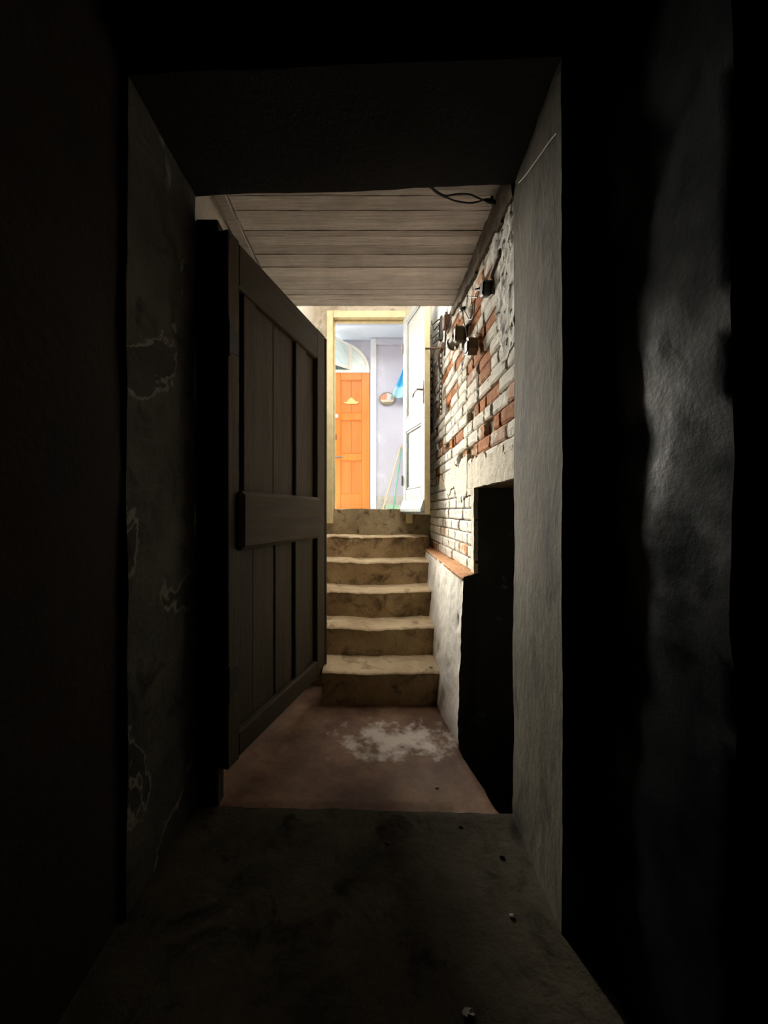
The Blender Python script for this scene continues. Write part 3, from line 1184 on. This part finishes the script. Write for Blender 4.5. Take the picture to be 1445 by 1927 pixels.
HX, HY = .306, 3.872
ang2 = math.atan2(-.575, .136)
d2 = empty('door_2', (HX, HY, 0), ang2)
structure(d2, 'white flaking panelled door opened inwards at the head of the stairs', 'door')
LW = .59
WZ0, WZ1 = 1.172, 3.088
W = M['white_leaf']
part(d2, 'stile', W, (0, 0, WZ0), (.085, .045, WZ1), .004)
part(d2, 'stile', W, (LW - .085, 0, WZ0), (LW - .004, .045, WZ1), .004)
part(d2, 'rail', W, (.0855, 0.001, 3.02), (LW - .0855, .044, WZ1), .004)
part(d2, 'rail', W, (.0855, 0.001, 1.962), (LW - .0855, .044, 2.085), .004)
part(d2, 'rail', W, (.0855, 0.001, WZ0), (LW - .0855, .044, 1.405), .004)
for (z0, z1) in ((2.086, 3.019), (1.406, 1.961)):
    pn = part(d2, 'panel', W, (.086, .016, z0), (LW - .086, .034, z1), .002)
    for (a, b_) in (((.086, .004, z0), (.106, .016, z1)), ((LW - .106, .004, z0), (LW - .086, .016, z1)),
                    ((.1065, .004, z0), (LW - .1065, .016, z0 + .02)), ((.1065, .004, z1 - .02), (LW - .1065, .016, z1))):
        part(pn, 'moulding', W, a, b_, .005)
part(d2, 'edge_strip', M['cream_paint'], (LW - .0035, -.002, WZ0), (LW + .002, .047, WZ1), .001)
b = MB()
b.prism([(.0, 0, 1.195), (0, -.006, 1.30), (0, -.034, 1.225), (0, -.034, 1.195)], (LW - .01, 0, 0))
b.build('weather_board', W, d2)
hz = EYE + (VY - 735) / F * 3.36
hd = MB(); hd.box((LW - .052, -.006, hz - .12), (LW - .022, 0, hz + .075), bev=.002)
hp = hd.build('handle_plate', M['steel'], d2)
hd = MB()
hd.tube([(LW - .037, -.006, hz), (LW - .037, -.05, hz)], .009, 10)
hd.tube(smooth_path([(LW - .037, -.05, hz), (LW - .07, -.054, hz), (LW - .13, -.05, hz - .006), (LW - .165, -.048, hz - .03)], 4), .008, 10)
hd.build('lever', M['steel'], hp, smooth=True)
for zz in (1.5, 2.8):
    b = MB(); b.tube([(-.004, -.008, zz - .05), (-.004, -.008, zz + .05)], .008, 10)
    b.build('hinge', M['steel'], d2)

# ------------------------------------------------------------------ the yard beyond: house front
YH = 5.80
mb = MB()
mb.box((-6, 4.09, 1.15), (4, 12, 1.20))
o = mb.build('floor_yard', M['yard'])
structure(o, 'pale paving of the yard beyond the outer door', 'ground')

AX, AZ, ARX, ARZ = -.56, 3.253, .525, .46
DX0, DX1, DZT = -.575, -.037, 3.236
mb = MB()
# wall with an arched opening (right half of the arch), 0.2 thick
arc = [(AX + ARX * math.cos(math.radians(a)), AZ + ARZ * math.sin(math.radians(a))) for a in range(0, 91, 6)]
HT, WR = 3.74, .04
vs, fs = [], []
for (x, z) in arc:
    vs.append((x, YH, z)); vs.append((x, YH, HT)); 
for i in range(len(arc) - 1):
    fs.append((2 * i, 2 * i + 2, 2 * i + 3, 2 * i + 1))
mb.add(vs, fs)
mb.quad((arc[0][0], YH, 1.2), (WR, YH, 1.2), (WR, YH, HT), (arc[0][0], YH, HT))
mb.quad((-.70, YH, 1.2), (AX - .03, YH, 1.2), (AX - .03, YH, HT), (-.70, YH, HT))
mb.quad((AX - .03, YH, AZ + ARZ), (AX, YH, AZ + ARZ), (AX, YH, HT), (AX - .03, YH, HT))
for (p, q) in zip(arc, arc[1:]):
    mb.quad((p[0], YH, p[1]), (q[0], YH, q[1]), (q[0], YH + .2, q[1]), (p[0], YH + .2, p[1]))
mb.quad((-.70, YH, 1.2), (-.70, 6.6, 1.2), (-.70, 6.6, HT), (-.70, YH, HT))
mb.quad((-.70, YH + .35, 1.2), (3, YH + .35, 1.2), (3, YH + .35, HT), (-.70, YH + .35, HT))
o = mb.build('wall_house', M['house_wall'])
structure(o, 'pale grey house front with the arched orange doorway', 'wall')
mb = MB()
mb.box((2.5, 4.085, 1.2), (2.6, 6.2, 3.8))
mb.box((-1.6, 4.085, 1.2), (-1.5, 5.6, 3.76))  # end walls added out of view to hold back sky light
structure(mb.build('wall_sky_screen', M['house_wall']), 'added unseen walls screening the porch ends from the sky', 'wall')
mb = MB()
mb.box((-.022, 5.70, 1.2), (.062, 5.83, 3.71), bev=.006)
o = mb.build('trim_pilaster', M['house_white'])
structure(o, 'white painted pilaster beside the orange door', 'pilaster')
mb = MB()
mb.quad((.062, 5.74, 1.42), (2.5, 5.74, 1.42), (2.5, 5.74, 3.72), (.062, 5.74, 3.72), 80, 80, rough(.006, 4, .002, 16))
o = mb.build('wall_house_right', M['house_wall'], smooth=True)
structure(o, 'pale lilac yard wall with peeling paint right of the orange door', 'wall')
mb = MB(); mb.box((.063, 5.70, 3.615), (2.5, 5.75, 3.72), bev=.004)
o = mb.build('trim_cornice', M['house_wall'])
structure(o, 'plain grey band along the top of the lilac wall', 'cornice')
mb = MB(); mb.box((.063, 5.732, 1.2), (2.5, 5.76, 1.425), bev=.003)
o = mb.build('baseboard_house', M['dado'])
structure(o, 'grey-green cement skirting at the foot of the lilac wall', 'skirting')
mb = MB()
mb.box((-1.8, 5.34, 3.72), (2.5, 6.2, 3.80))
o = mb.build('ceiling_canopy', M['canopy'])
structure(o, 'white canopy soffit above the orange door', 'canopy')
mb = MB()
mb.box((-1.8, 4.085, 3.765), (2.5, 4.25, 3.82))  # unseen strip added to cut sky light over the yard
mb.box((-1.8, 4.95, 3.765), (2.5, 5.335, 3.82))
mb.box((-1.8, 4.25, 3.765), (-1.3, 4.95, 3.82))  # unseen side strip added; the gap beside it lets light onto the house
o = mb.build('ceiling_porch', M['house_wall'])
structure(o, 'grey porch roof before the house front, with unseen parts added against the sky', 'roof')

# orange door
d3 = empty('door_3', (DX0, YH - .02, 1.205))
structure(d3, 'bright orange panelled door under the arched fanlight', 'door')
def dp(name, x0, x1, z0, z1, y0, y1, mat, parent=d3, bev=.004):
    return part(parent, name, mat, (x0 - DX0, y0, z0 - 1.205), (x1 - DX0, y1, z1 - 1.205), bev)
O, OP = M['orange'], M['orange_panel']
dp('stile', DX0, -.462, 1.21, DZT, 0, .04, O)
dp('stile', -.149, DX1, 1.21, DZT, 0, .04, O)
for (z0, z1) in ((1.21, 1.45), (1.95, 2.046), (2.54, 2.642), (3.128, DZT)):
    dp('rail', -.461, -.150, z0, z1, .001, .039, O)
for (z0, z1) in ((1.451, 1.949), (2.047, 2.539), (2.643, 3.127)):
    for (x0, x1) in ((-.461, -.3075), (-.3045, -.150)):
        dp('panel_board', x0, x1, z0, z1, .014, .03, OP, bev=.003)
    dp('moulding', -.461, -.447, z0, z1, .004, .0138, O)
    dp('moulding', -.164, -.150, z0, z1, .004, .0138, O)
    dp('moulding', -.4465, -.1645, z0, z0 + .014, .004, .0138, O)
    dp('moulding', -.4465, -.1645, z1 - .014, z1, .004, .0138, O)
# carved crest on the upper panel
b = MB()
cx, cz = -.305 - DX0, 2.80 - 1.205
b.prism([(cx - .12, .013, cz), (cx - .08, .013, cz - .02), (cx + .08, .013, cz - .02), (cx + .12, .013, cz + .012),
         (cx + .07, .013, cz + .012), (cx + .05, .013, cz + .035), (cx, .013, cz + .075), (cx - .05, .013, cz + .035), (cx - .06, .013, cz + .01)], (0, -.012, 0))
b.build('carved_crest', plain('crest_orange', (.95, .52, .2), .45), d3)
b = MB(); b.box((.012, -.006, 1.52), (.045, 0, 1.68), bev=.002)
hp3 = b.build('lock_plate', M['brass'], d3)
b = MB(); b.lathe([(.008, 0), (.008, .02), (.02, .028), (.022, .04), (.012, .05)], (.028, -.006, 1.655), (0, -1, 0), 12)
b.build('knob', M['brass'], hp3, smooth=True)
b = MB(); b.lathe([(.012, 0), (.012, .02), (.026, .03), (.028, .045), (.014, .055)], (.055, 0, 2.59 - 1.205), (0, -1, 0), 14)
b.build('knob', plain('porcelain', (.85, .78, .68), .3), d3, smooth=True)
b = MB(); b.box((.01, -.006, 1.985 - 1.205), (.13, 0, 2.01 - 1.205), bev=.002)
b.tube([(.0, -.012, 1.997 - 1.205), (.15, -.012, 1.997 - 1.205)], .006, 8)
b.build('bolt', M['steel'], d3)
b = MB(); b.box((.02, -.003, 2.25 - 1.205), (.055, 0, 2.33 - 1.205), bev=.001)
b.build('keyhole_plate', M['rust'], d3)

# fanlight
w1 = empty('window_1', (AX, YH, AZ))
structure(w1, 'white arched fanlight with pale glass and one casement ajar', 'window')
WW = M['window_white']
def arcpts(rx, rz, a0, a1, n=16):
    return [(rx * math.cos(math.radians(a0 + (a1 - a0) * i / n)), rz * math.sin(math.radians(a0 + (a1 - a0) * i / n))) for i in range(n + 1)]
b = MB()
outp = arcpts(ARX - .002, ARZ - .002, 0, 90); inp = arcpts(ARX - .045, ARZ - .045, 0, 90)
for i in range(len(outp) - 1):
    b.prism([(outp[i][0], -.025, outp[i][1]), (outp[i + 1][0], -.025, outp[i + 1][1]), (inp[i + 1][0], -.025, inp[i + 1][1]), (inp[i][0], -.025, inp[i][1])], (0, .06, 0))
b.build('arch_frame', WW, w1)
part(w1, 'bottom_rail', WW, (-.03, -.03, -.017), (ARX - .002, .035, .026), .003)
part(w1, 'mullion', WW, (.232, -.028, .027), (.268, .033, .372), .003)
b = MB()
xs = .268
poly = [(xs, .026)] + [(x, z) for (x, z) in arcpts(ARX - .046, ARZ - .046, 4, 56) if x > xs]
poly.append((xs, (ARZ - .046) * math.sqrt(1 - (xs / (ARX - .046)) ** 2)))
b.prism([(x, 0, z) for (x, z) in poly], (0, .006, 0))
b.build('pane', M['glass'], w1)
# casement hung on the mullion and pushed out towards the viewer
cs = empty('casement', (.232, -.03, 0), math.atan2(-.24, -.245))
cs.parent = w1
part(cs, 'casement_stile', WW, (0, -.015, .03), (.03, .015, .385), .003)
part(cs, 'casement_stile', WW, (.32, -.015, .03), (.35, .015, .43), .003)
part(cs, 'casement_rail', WW, (.031, -.014, .03), (.319, .014, .062), .003)
b = MB(); b.prism([(.031, -.014, .352), (.319, -.014, .397), (.319, -.014, .43), (.031, -.014, .385)], (0, .028, 0))
b.build('casement_rail', WW, cs)
b = MB(); b.prism([(.031, -.003, .063), (.319, -.003, .063), (.319, -.003, .396), (.031, -.003, .351)], (0, .006, 0))
b.build('pane', M['glass'], cs)
# leaves seen through the gap
lp = empty('climbing_plant', (-.47, YH + .08, 3.27))
tag(lp, 'green leaves showing through the gap under the tilted fanlight casement', 'plant')
lm = MB(); lm.add([(0, 0, 0), (.02, -.004, .012), (.05, 0, 0), (.02, -.004, -.012)], [(0, 1, 2, 3)])
lmesh = lm.mesh('leaf', M['leaf_green'])
for k in range(22):
    put(lmesh, 'leaf', lp, (random.uniform(-.08, .16), random.uniform(-.02, .03), random.uniform(-.005, .10)),
        (random.uniform(-1, 1), random.uniform(-3, 3), random.uniform(-.6, .6)))
b = MB(); b.tube(smooth_path([(-.09, 0, -.03), (-.03, .01, .03), (.04, 0, .05), (.12, .01, .03), (.17, 0, .05)]), .003, 6)
b.build('stem', M['leaf_green'], lp)

# oval plaque
c = at(728.5, 750, 5.72)
pq = empty('wall_plaque', c)
tag(pq, 'small oval painted plaque hanging on the lilac wall', 'plaque')
b = MB()
b.add([(.104 * math.cos(2 * math.pi * k / 40), -.004, .080 * math.sin(2 * math.pi * k / 40)) for k in range(40)] +
      [(.104 * math.cos(2 * math.pi * k / 40), .012, .080 * math.sin(2 * math.pi * k / 40)) for k in range(40)],
      [tuple(range(40))] + [(k, (k + 1) % 40, (k + 1) % 40 + 40, k + 40) for k in range(40)])
b.build('picture', M['plaque'], pq)
b = MB()
b.tube([(.108 * math.cos(2 * math.pi * k / 40), -.002, .084 * math.sin(2 * math.pi * k / 40)) for k in range(40)], .008, 8, closed=True)
b.build('rim', plain('plaque_rim', (.26, .22, .19), .5), pq, smooth=True)

# blue cloth on a nail
top = at(763, 690, 5.66)
cl = empty('hanging_cloth', top)
tag(cl, 'bright blue cloth hanging from a nail beside the white door', 'cloth')
b = MB()
nu, nv = 24, 20
vs, fs = [], []
for j in range(nv + 1):
    t = j / nv
    for i in range(nu + 1):
        s = i / nu
        wd = .02 + .19 * t ** .9
        x = (s - .62) * wd * 1.5
        z = -.43 * t - .03 * t * math.sin(s * 3)
        y = -.03 * math.sin(s * 16 + 1.2 * t) * (.3 + .7 * t) - .02
        vs.append((x, y, z))
for j in range(nv):
    for i in range(nu):
        a = j * (nu + 1) + i
        fs.append((a, a + 1, a + nu + 2, a + nu + 1))
b.add(vs, fs)
co = b.build('fabric', M['cloth'], cl, smooth=True)
sm = co.modifiers.new('thickness', 'SOLIDIFY'); sm.thickness = .004
b = MB(); b.tube([(-.02, -.03, 0), (-.02, .09, .01)], .004, 6); b.build('nail', M['steel'], cl)

# pole and dustpan leaning on the wall
p0 = Vector((.140, 5.24, 1.203)); p1 = Vector((.420, 5.725, 2.16))
b = MB(); b.tube([p0 - p0, p1 - p0], .0095, 10)
po = b.build('wooden_pole', M['pole_wood'], smooth=True); po.location = p0
tag(po, 'thin pale wooden pole leaning on the lilac wall', 'pole')
p0 = Vector((.290, 5.40, 1.205)); p1 = Vector((.430, 5.72, 2.12))
du = empty('long_dustpan', p0)
tag(du, 'green long-handled dustpan leaning on the lilac wall', 'dustpan')
b = MB(); b.tube([(0, 0, .03), p1 - p0], .0095, 10); b.build('handle', M['green_plastic'], du, smooth=True)
b = MB()
b.prism([(-.10, -.14, 0), (.09, -.14, 0), (.09, .03, 0), (-.10, .03, 0)], (0, 0, .006))
b.prism([(-.10, .03, .0), (.09, .03, .0), (.07, .05, .085), (-.08, .05, .085)], (0, .006, 0))
b.prism([(-.10, -.14, .006), (-.10, .03, .006), (-.10, .04, .085)], (.006, 0, 0))
b.prism([(.084, -.14, .006), (.084, .03, .006), (.084, .04, .085)], (.006, 0, 0))
b.build('pan', M['pale_green'], du)

# ------------------------------------------------------------------ fittings on the brick wall
def wire(name, pts, r, mat, label, group=None, n=5):
    P = smooth_path(pts, n)
    b = MB(); o0 = P[0]
    b.tube([p - o0 for p in P], r, 8)
    o = b.build(name, mat, smooth=True)
    o.location = o0
    return tag(o, label, 'wire', group)


def box_part(parent, name, mat, c, s, rot=0.0, bev=.004):
    b = MB(); b.box((-s[0] / 2, -s[1] / 2, -s[2] / 2), (s[0] / 2, s[1] / 2, s[2] / 2), bev=bev)
    o = b.build(name, mat, parent)
    o.location = c; o.rotation_euler = (rot, 0, 0)
    return o


# black box below the dark groove
c = on_x(914, 544, .545)
jb = empty('switch_box', c)
tag(jb, 'black switch box high on the bricks below a dark groove', 'switch')
box_part(jb, 'housing', M['black_plastic'], (0, 0, 0), (.045, .062, .066), .3, .008)
box_part(jb, 'mount', M['bakelite'], (.024, -.012, 0), (.012, .085, .075), .3, .003)
b = MB(); b.tube([(-.02, .03, .02), (-.035, .055, .03)], [.006, .004], 8); b.build('toggle', M['black_plastic'], jb)
# groove with an old conduit
a0, a1 = on_x(928, 520, .566), on_x(945, 470, .566)
b = MB(); b.tube(smooth_path([Vector((0, 0, 0)), (a1 - a0) * .5 + Vector((.002, 0, .005)), a1 - a0], 4), [.019, .020, .018, .019, .020, .018, .017, .018, .012], 10)
cd = b.build('conduit', M['bakelite'], smooth=True); cd.location = a0
tag(cd, 'short rusty conduit set in the bricks above the black box', 'conduit')

# porcelain style elbow box with loop
c = on_x(862, 634, .53)
bx = empty('junction_box', c)
tag(bx, 'brown junction box with a pipe stub and wire loop on the bricks', 'junction box')
box_part(bx, 'housing', M['bakelite'], (.0, -.03, 0), (.06, .07, .092), .22, .012)
box_part(bx, 'backplate', M['rust'], (.036, -.02, -.012), (.010, .12, .13), .22, .003)
b = MB()
b.lathe([(.033, 0), (.035, .075), (.041, .078), (.041, .088), (.031, .088), (.031, .03)], (-.006, 0, 0), (-.12, 1, -.12), 20)
b.build('pipe_stub', M['bakelite'], bx, smooth=True)
b = MB()
b.tube([(-.01, .03 + .048 * math.cos(t / 14 * math.pi), .040 + .042 * math.sin(t / 14 * math.pi)) for t in range(15)], .0055, 8)
b.build('loop', M['rust'], bx, smooth=True)
box_part(bx, 'lug', M['steel'], (-.01, .0, -.066), (.02, .025, .02), 0, .003)

c = on_x(886, 654, .533)
b2 = empty('junction_box', c)
tag(b2, 'lower tapering junction box nearest the doorway on the bricks', 'junction box')
b = MB()
b.prism([(-.022, -.042, .036), (-.026, .034, .032), (-.026, .042, -.026), (-.022, -.012, -.046), (-.022, -.048, -.022)], (.05, 0, 0))
b.build('housing', M['bakelite'], b2)
box_part(b2, 'lid', M['bakelite'], (-.026, -.006, -.002), (.008, .058, .052), .1, .002)
box_part(b2, 'tab', M['wire_pale'], (0, .02, .058), (.03, .04, .012), .3, .002)

# insulator knot
c = on_x(871, 581, .556)
kn = empty('wire_insulator', c)
tag(kn, 'small black insulator knob where the loose wires meet', 'insulator')
b = MB(); b.lathe([(.007, -.02), (.014, -.012), (.014, -.004), (.008, 0), (.014, .004), (.014, .014), (.006, .02)], (0, 0, 0), (-1, .2, 0), 14)
b.build('knob', M['black_plastic'], kn, smooth=True)
b = MB(); b.tube([(-.012, .02 * math.cos(t), .02 * math.sin(t)) for t in [k * .45 for k in range(14)]], .003, 6, closed=True)
b.build('wire_binding', M['iron'], kn)

X5 = .552
wire('loose_wire', [on_x(x, y, X5) for x, y in ((905, 546), (899, 546), (895, 556), (893, 575), (892, 588), (888, 600), (882, 600), (878, 592), (873, 583))], .0028,
     M['wire_grey'], 'grey wire looping from the black switch box to the insulator')
wire('loose_wire', [on_x(x, y, X5 - .01) for x, y in ((871, 582), (871, 592), (873, 606), (876, 618), (879, 632), (882, 646), (883, 652))], .0032,
     M['bakelite'], 'brown wire hanging from the insulator down to the junction boxes')
wire('loose_wire', [on_x(x, y, X5) for x, y in ((870, 580), (864, 586), (857, 592), (850, 600), (846, 612), (842, 625), (838, 640))], .0026,
     M['iron'], 'dark wire running from the insulator towards the rusty bracket')
wire('loose_wire', [on_x(x, y, X5) for x, y in ((873, 652), (873, 665), (872.5, 680), (869, 692), (865, 700))], .0022,
     M['iron'], 'thin wire end dangling below the brown junction box')
wire('loose_wire', [on_x(x, y, X5) for x, y in ((838, 632), (841, 640), (846, 636), (849, 630))], .0022,
     M['wire_grey'], 'short V-shaped wire left of the pipe stub')
b = MB()
a0, a1 = on_x(899, 560, .545), on_x(880, 558, .53)
b.tube([Vector((0, 0, 0)), a1 - a0], .003, 8); b.tube([a1 - a0, (a1 - a0) * 1.03], .006, 8)
o = b.build('long_nail', M['iron'], smooth=True); o.location = a0
tag(o, 'long iron nail driven into the wall below the switch box', 'nail')

# black twin wire under the slab
ZC = 2.575
def cp(x, y, dz=0.0): return on_z(x, y, ZC + dz)
tw = empty('ceiling_cable', cp(808, 348))
tag(tw, 'black twin cable hanging in a loop under the ceiling slab', 'cable')
o0 = cp(808, 348)
def strand(pts, r):
    b = MB(); b.tube([p - o0 for p in smooth_path(pts, 5)], r, 8); return b
strand([cp(800, 345), cp(810, 352), cp(820, 361), cp(832, 368), cp(842, 371)], .0062).build('sheath', M['black_plastic'], tw, True)
strand([cp(838, 369), cp(850, 367), cp(866, 365), cp(884, 366), cp(896, 371), cp(908, 376), cp(916, 377)], .0036).build('strand', M['black_plastic'], tw, True)
strand([cp(838, 370), cp(850, 376), cp(866, 380), cp(884, 382), cp(898, 380), cp(908, 377), cp(916, 377)], .0036).build('strand', M['black_plastic'], tw, True)
b = MB(); b.tube([cp(912, 376) - o0, cp(918, 378) - o0, cp(927, 380) - o0, cp(938, 384) - o0], [.006, .010, .010, .006], 10)
b.build('tape_joint', M['black_plastic'], tw, True)
b = MB(); b.tube([cp(924, 378) - o0, cp(926, 372, .018) - o0], [.009, .008], 10); b.build('clip', M['black_plastic'], tw, True)

# pale cable along the top of the right jamb
wire('thin_cable', [on_x(x, y, .528) for x, y in ((976, 344), (990, 328), (1003, 310), (1018, 289), (1034, 266), (1047, 250))], .0016,
     M['wire_pale'], 'thin pale cable slanting across the top of the right door jamb')
# wires hanging at the far end of the left wall
wire('loose_wire', [(lwx(3.05) + .012, 3.05, 2.86), (lwx(3.05) + .02, 3.07, 2.74), (lwx(3.1) + .015, 3.12, 2.62), (lwx(3.1) + .02, 3.13, 2.4)], .002,
     M['iron'], 'thin dark wire hanging on the far end of the left wall')

# rusty bracket, hook rail, bolt bar, chains
c = on_x(842, 607, .553)
br = empty('rusty_bracket', c)
tag(br, 'rusty box-shaped bracket screwed to the wall above the chains', 'bracket')
box_part(br, 'plate', M['rust'], (.012, 0, 0), (.01, .14, .105), .0, .003)
box_part(br, 'housing', M['rust'], (-.012, .0, .0), (.04, .10, .085), .1, .004)
for dy in (-.035, 0, .035):
    b = MB(); b.tube([(-.014, dy, .04), (-.014, dy, .058)], .010, 8); b.build('stud', M['iron'], br)
b = MB(); b.tube(smooth_path([(-.015, -.04, -.04), (-.02, -.03, -.10), (-.015, .02, -.16), (-.01, .06, -.22)], 5), .006, 8)
b.build('arm', M['rust'], br, smooth=True)

c = on_x(829, 612, .552)
hr = empty('hook_rail', c)
tag(hr, 'narrow upright iron rail with bent wire hooks by the outer door', 'hooks')
b = MB(); b.box((-.004, -.022, -.125), (.014, .022, .07), bev=.003); b.build('rail', M['iron'], hr)
b = MB()
for k in range(26):
    pass
b.tube([(-.012 + .008 * math.cos(k * .9), .014 + .010 * math.sin(k * .9), .03 - k * .005) for k in range(30)], .006, 8)
b.build('twisted_rod', M['iron'], hr, smooth=True)
for (dz, ln) in ((.05, .11), (.0, .09), (-.06, .12), (-.11, .10)):
    b = MB()
    b.tube(smooth_path([(0, 0, dz), (-.02, .02, dz), (-ln * .45, ln * .8, dz - .004), (-ln * .5, ln * .95, dz + .008), (-ln * .5, ln * .95, dz + .035)], 4), .005, 8)
    b.build('hook', M['iron'], hr, smooth=True)

q0 = on_x(830, 655, .555)
bb = empty('bolt_bar', q0)
tag(bb, 'rusty sliding bolt bar sticking out towards the white door edge', 'bolt')
tip = at(801.5, 656, 3.285)
b = MB(); b.tube([Vector((0, 0, 0)), (tip - q0) * .97, tip - q0], [.008, .008, .010], 10); b.build('bar', M['rust'], bb, smooth=True)
box_part(bb, 'staple', M['rust'], (.004, 0, 0), (.012, .11, .05), 0, .003)
b = MB(); b.tube(smooth_path([(0, -.02, .0), (-.02, .0, -.05), (-.01, .03, -.12), (.004, .06, -.17)], 5), [.009] * 16, 8); b.build('stay', M['rust'], bb, smooth=True)


def link_mesh(l, w, r, mat):
    b = MB(); pts = []
    for k in range(16):
        a = 2 * math.pi * k / 16
        pts.append((w * math.cos(a), 0, (l - w) * (1 if math.sin(a) > 0 else -1) * (1 if abs(math.sin(a)) > 1e-6 else 0) + w * math.sin(a)))
    b.tube(pts, r, 6, closed=True)
    return b.mesh('link', mat, True)


def chain(label, p_top, length, l, w, r, mat, sway=.0):
    root = empty('chain', p_top)
    tag(root, label, 'chain', 'chains hanging beside the outer door')
    me = link_mesh(l, w, r, mat)
    step = 2 * (l - r * 1.6)
    n = int(length / step)
    for k in range(n):
        put(me, 'link', root, (sway * math.sin(k * .5), sway * math.cos(k * .4), -step * (k + .5)), (0, 0, .5 + (k % 2) * math.pi / 2))
    return root


chain('thin light chain hanging straight against the whitewashed bricks', on_x(829.5, 664, .545), .50, .026, .012, .0036, M['iron'], .001)
chain('heavier dark chain hanging in the shadow beside the white door edge', at(812, 676, 3.50), .66, .038, .016, .0055, M['iron'], .002)

# ------------------------------------------------------------------ bits on the floors
def clod(name, c, r, mat, label, cat, seed):
    rnd = random.Random(seed)
    b = MB()
    vs, fs = [], []
    n, m_ = 9, 6
    vs.append((0, 0, r * .6))
    for j in range(1, m_):
        th = math.pi * j / m_
        for i in range(n):
            a = 2 * math.pi * i / n
            k = r * rnd.uniform(.72, 1.1)
            vs.append((k * math.sin(th) * math.cos(a), k * .8 * math.sin(th) * math.sin(a), k * .6 * math.cos(th)))
    vs.append((0, 0, -r * .6))
    for i in range(n):
        fs.append((0, 1 + i, 1 + (i + 1) % n))
        fs.append((len(vs) - 1, 1 + (m_ - 2) * n + (i + 1) % n, 1 + (m_ - 2) * n + i))
        for j in range(m_ - 2):
            a = 1 + j * n
            fs.append((a + i, a + (i + 1) % n, a + n + (i + 1) % n, a + n + i))
    b.add(vs, fs)
    o = b.build(name, mat)
    o.location = c
    return tag(o, label, cat)


def onfloor(x, y, z=0.0, dz=.004):
    p = on_z(x, y, z)
    p.z += dz
    return p


clod('stone_chip', onfloor(882, 1912), .016, M['stone'], 'pale stone chip at the very bottom edge of the floor', 'stone', 1)
clod('stone_chip', onfloor(963, 1726), .009, M['stone'], 'small pale stone chip near the right door jamb', 'stone', 2)
clod('earth_clod', onfloor(729, 1588, 0, .002), .012, M['dark_stone'], 'dark clod of earth in the middle of the threshold', 'clod', 3)
clod('earth_clod', onfloor(866, 1556, 0, .002), .009, M['dark_stone'], 'dark clod on the threshold towards the right jamb', 'clod', 4)
clod('earth_clod', onfloor(945, 1614, 0, .002), .010, M['dark_stone'], 'dark clod at the foot of the right jamb', 'clod', 5)
clod('stone_chip', onfloor(822, 1484, -.022), .009, M['stone'], 'pale stone chip on the red stairwell floor', 'stone', 6)
clod('stone_chip', Vector((.375, 2.50, .207)), .012, M['stone'], 'mortar crumb in the right corner of the lowest step', 'stone', 7)

for o in COL.objects:
    n = o.name.split('.')[0]
    g = {'loose_wire': 'loose wires in the stairwell', 'junction_box': 'junction boxes on the bricks',
         'earth_clod': 'dark clods on the passage floor', 'stone_chip': 'stone chips on the floors and steps'}.get(n)
    if g and o.parent is None and 'label' in o:
        o['group'] = g
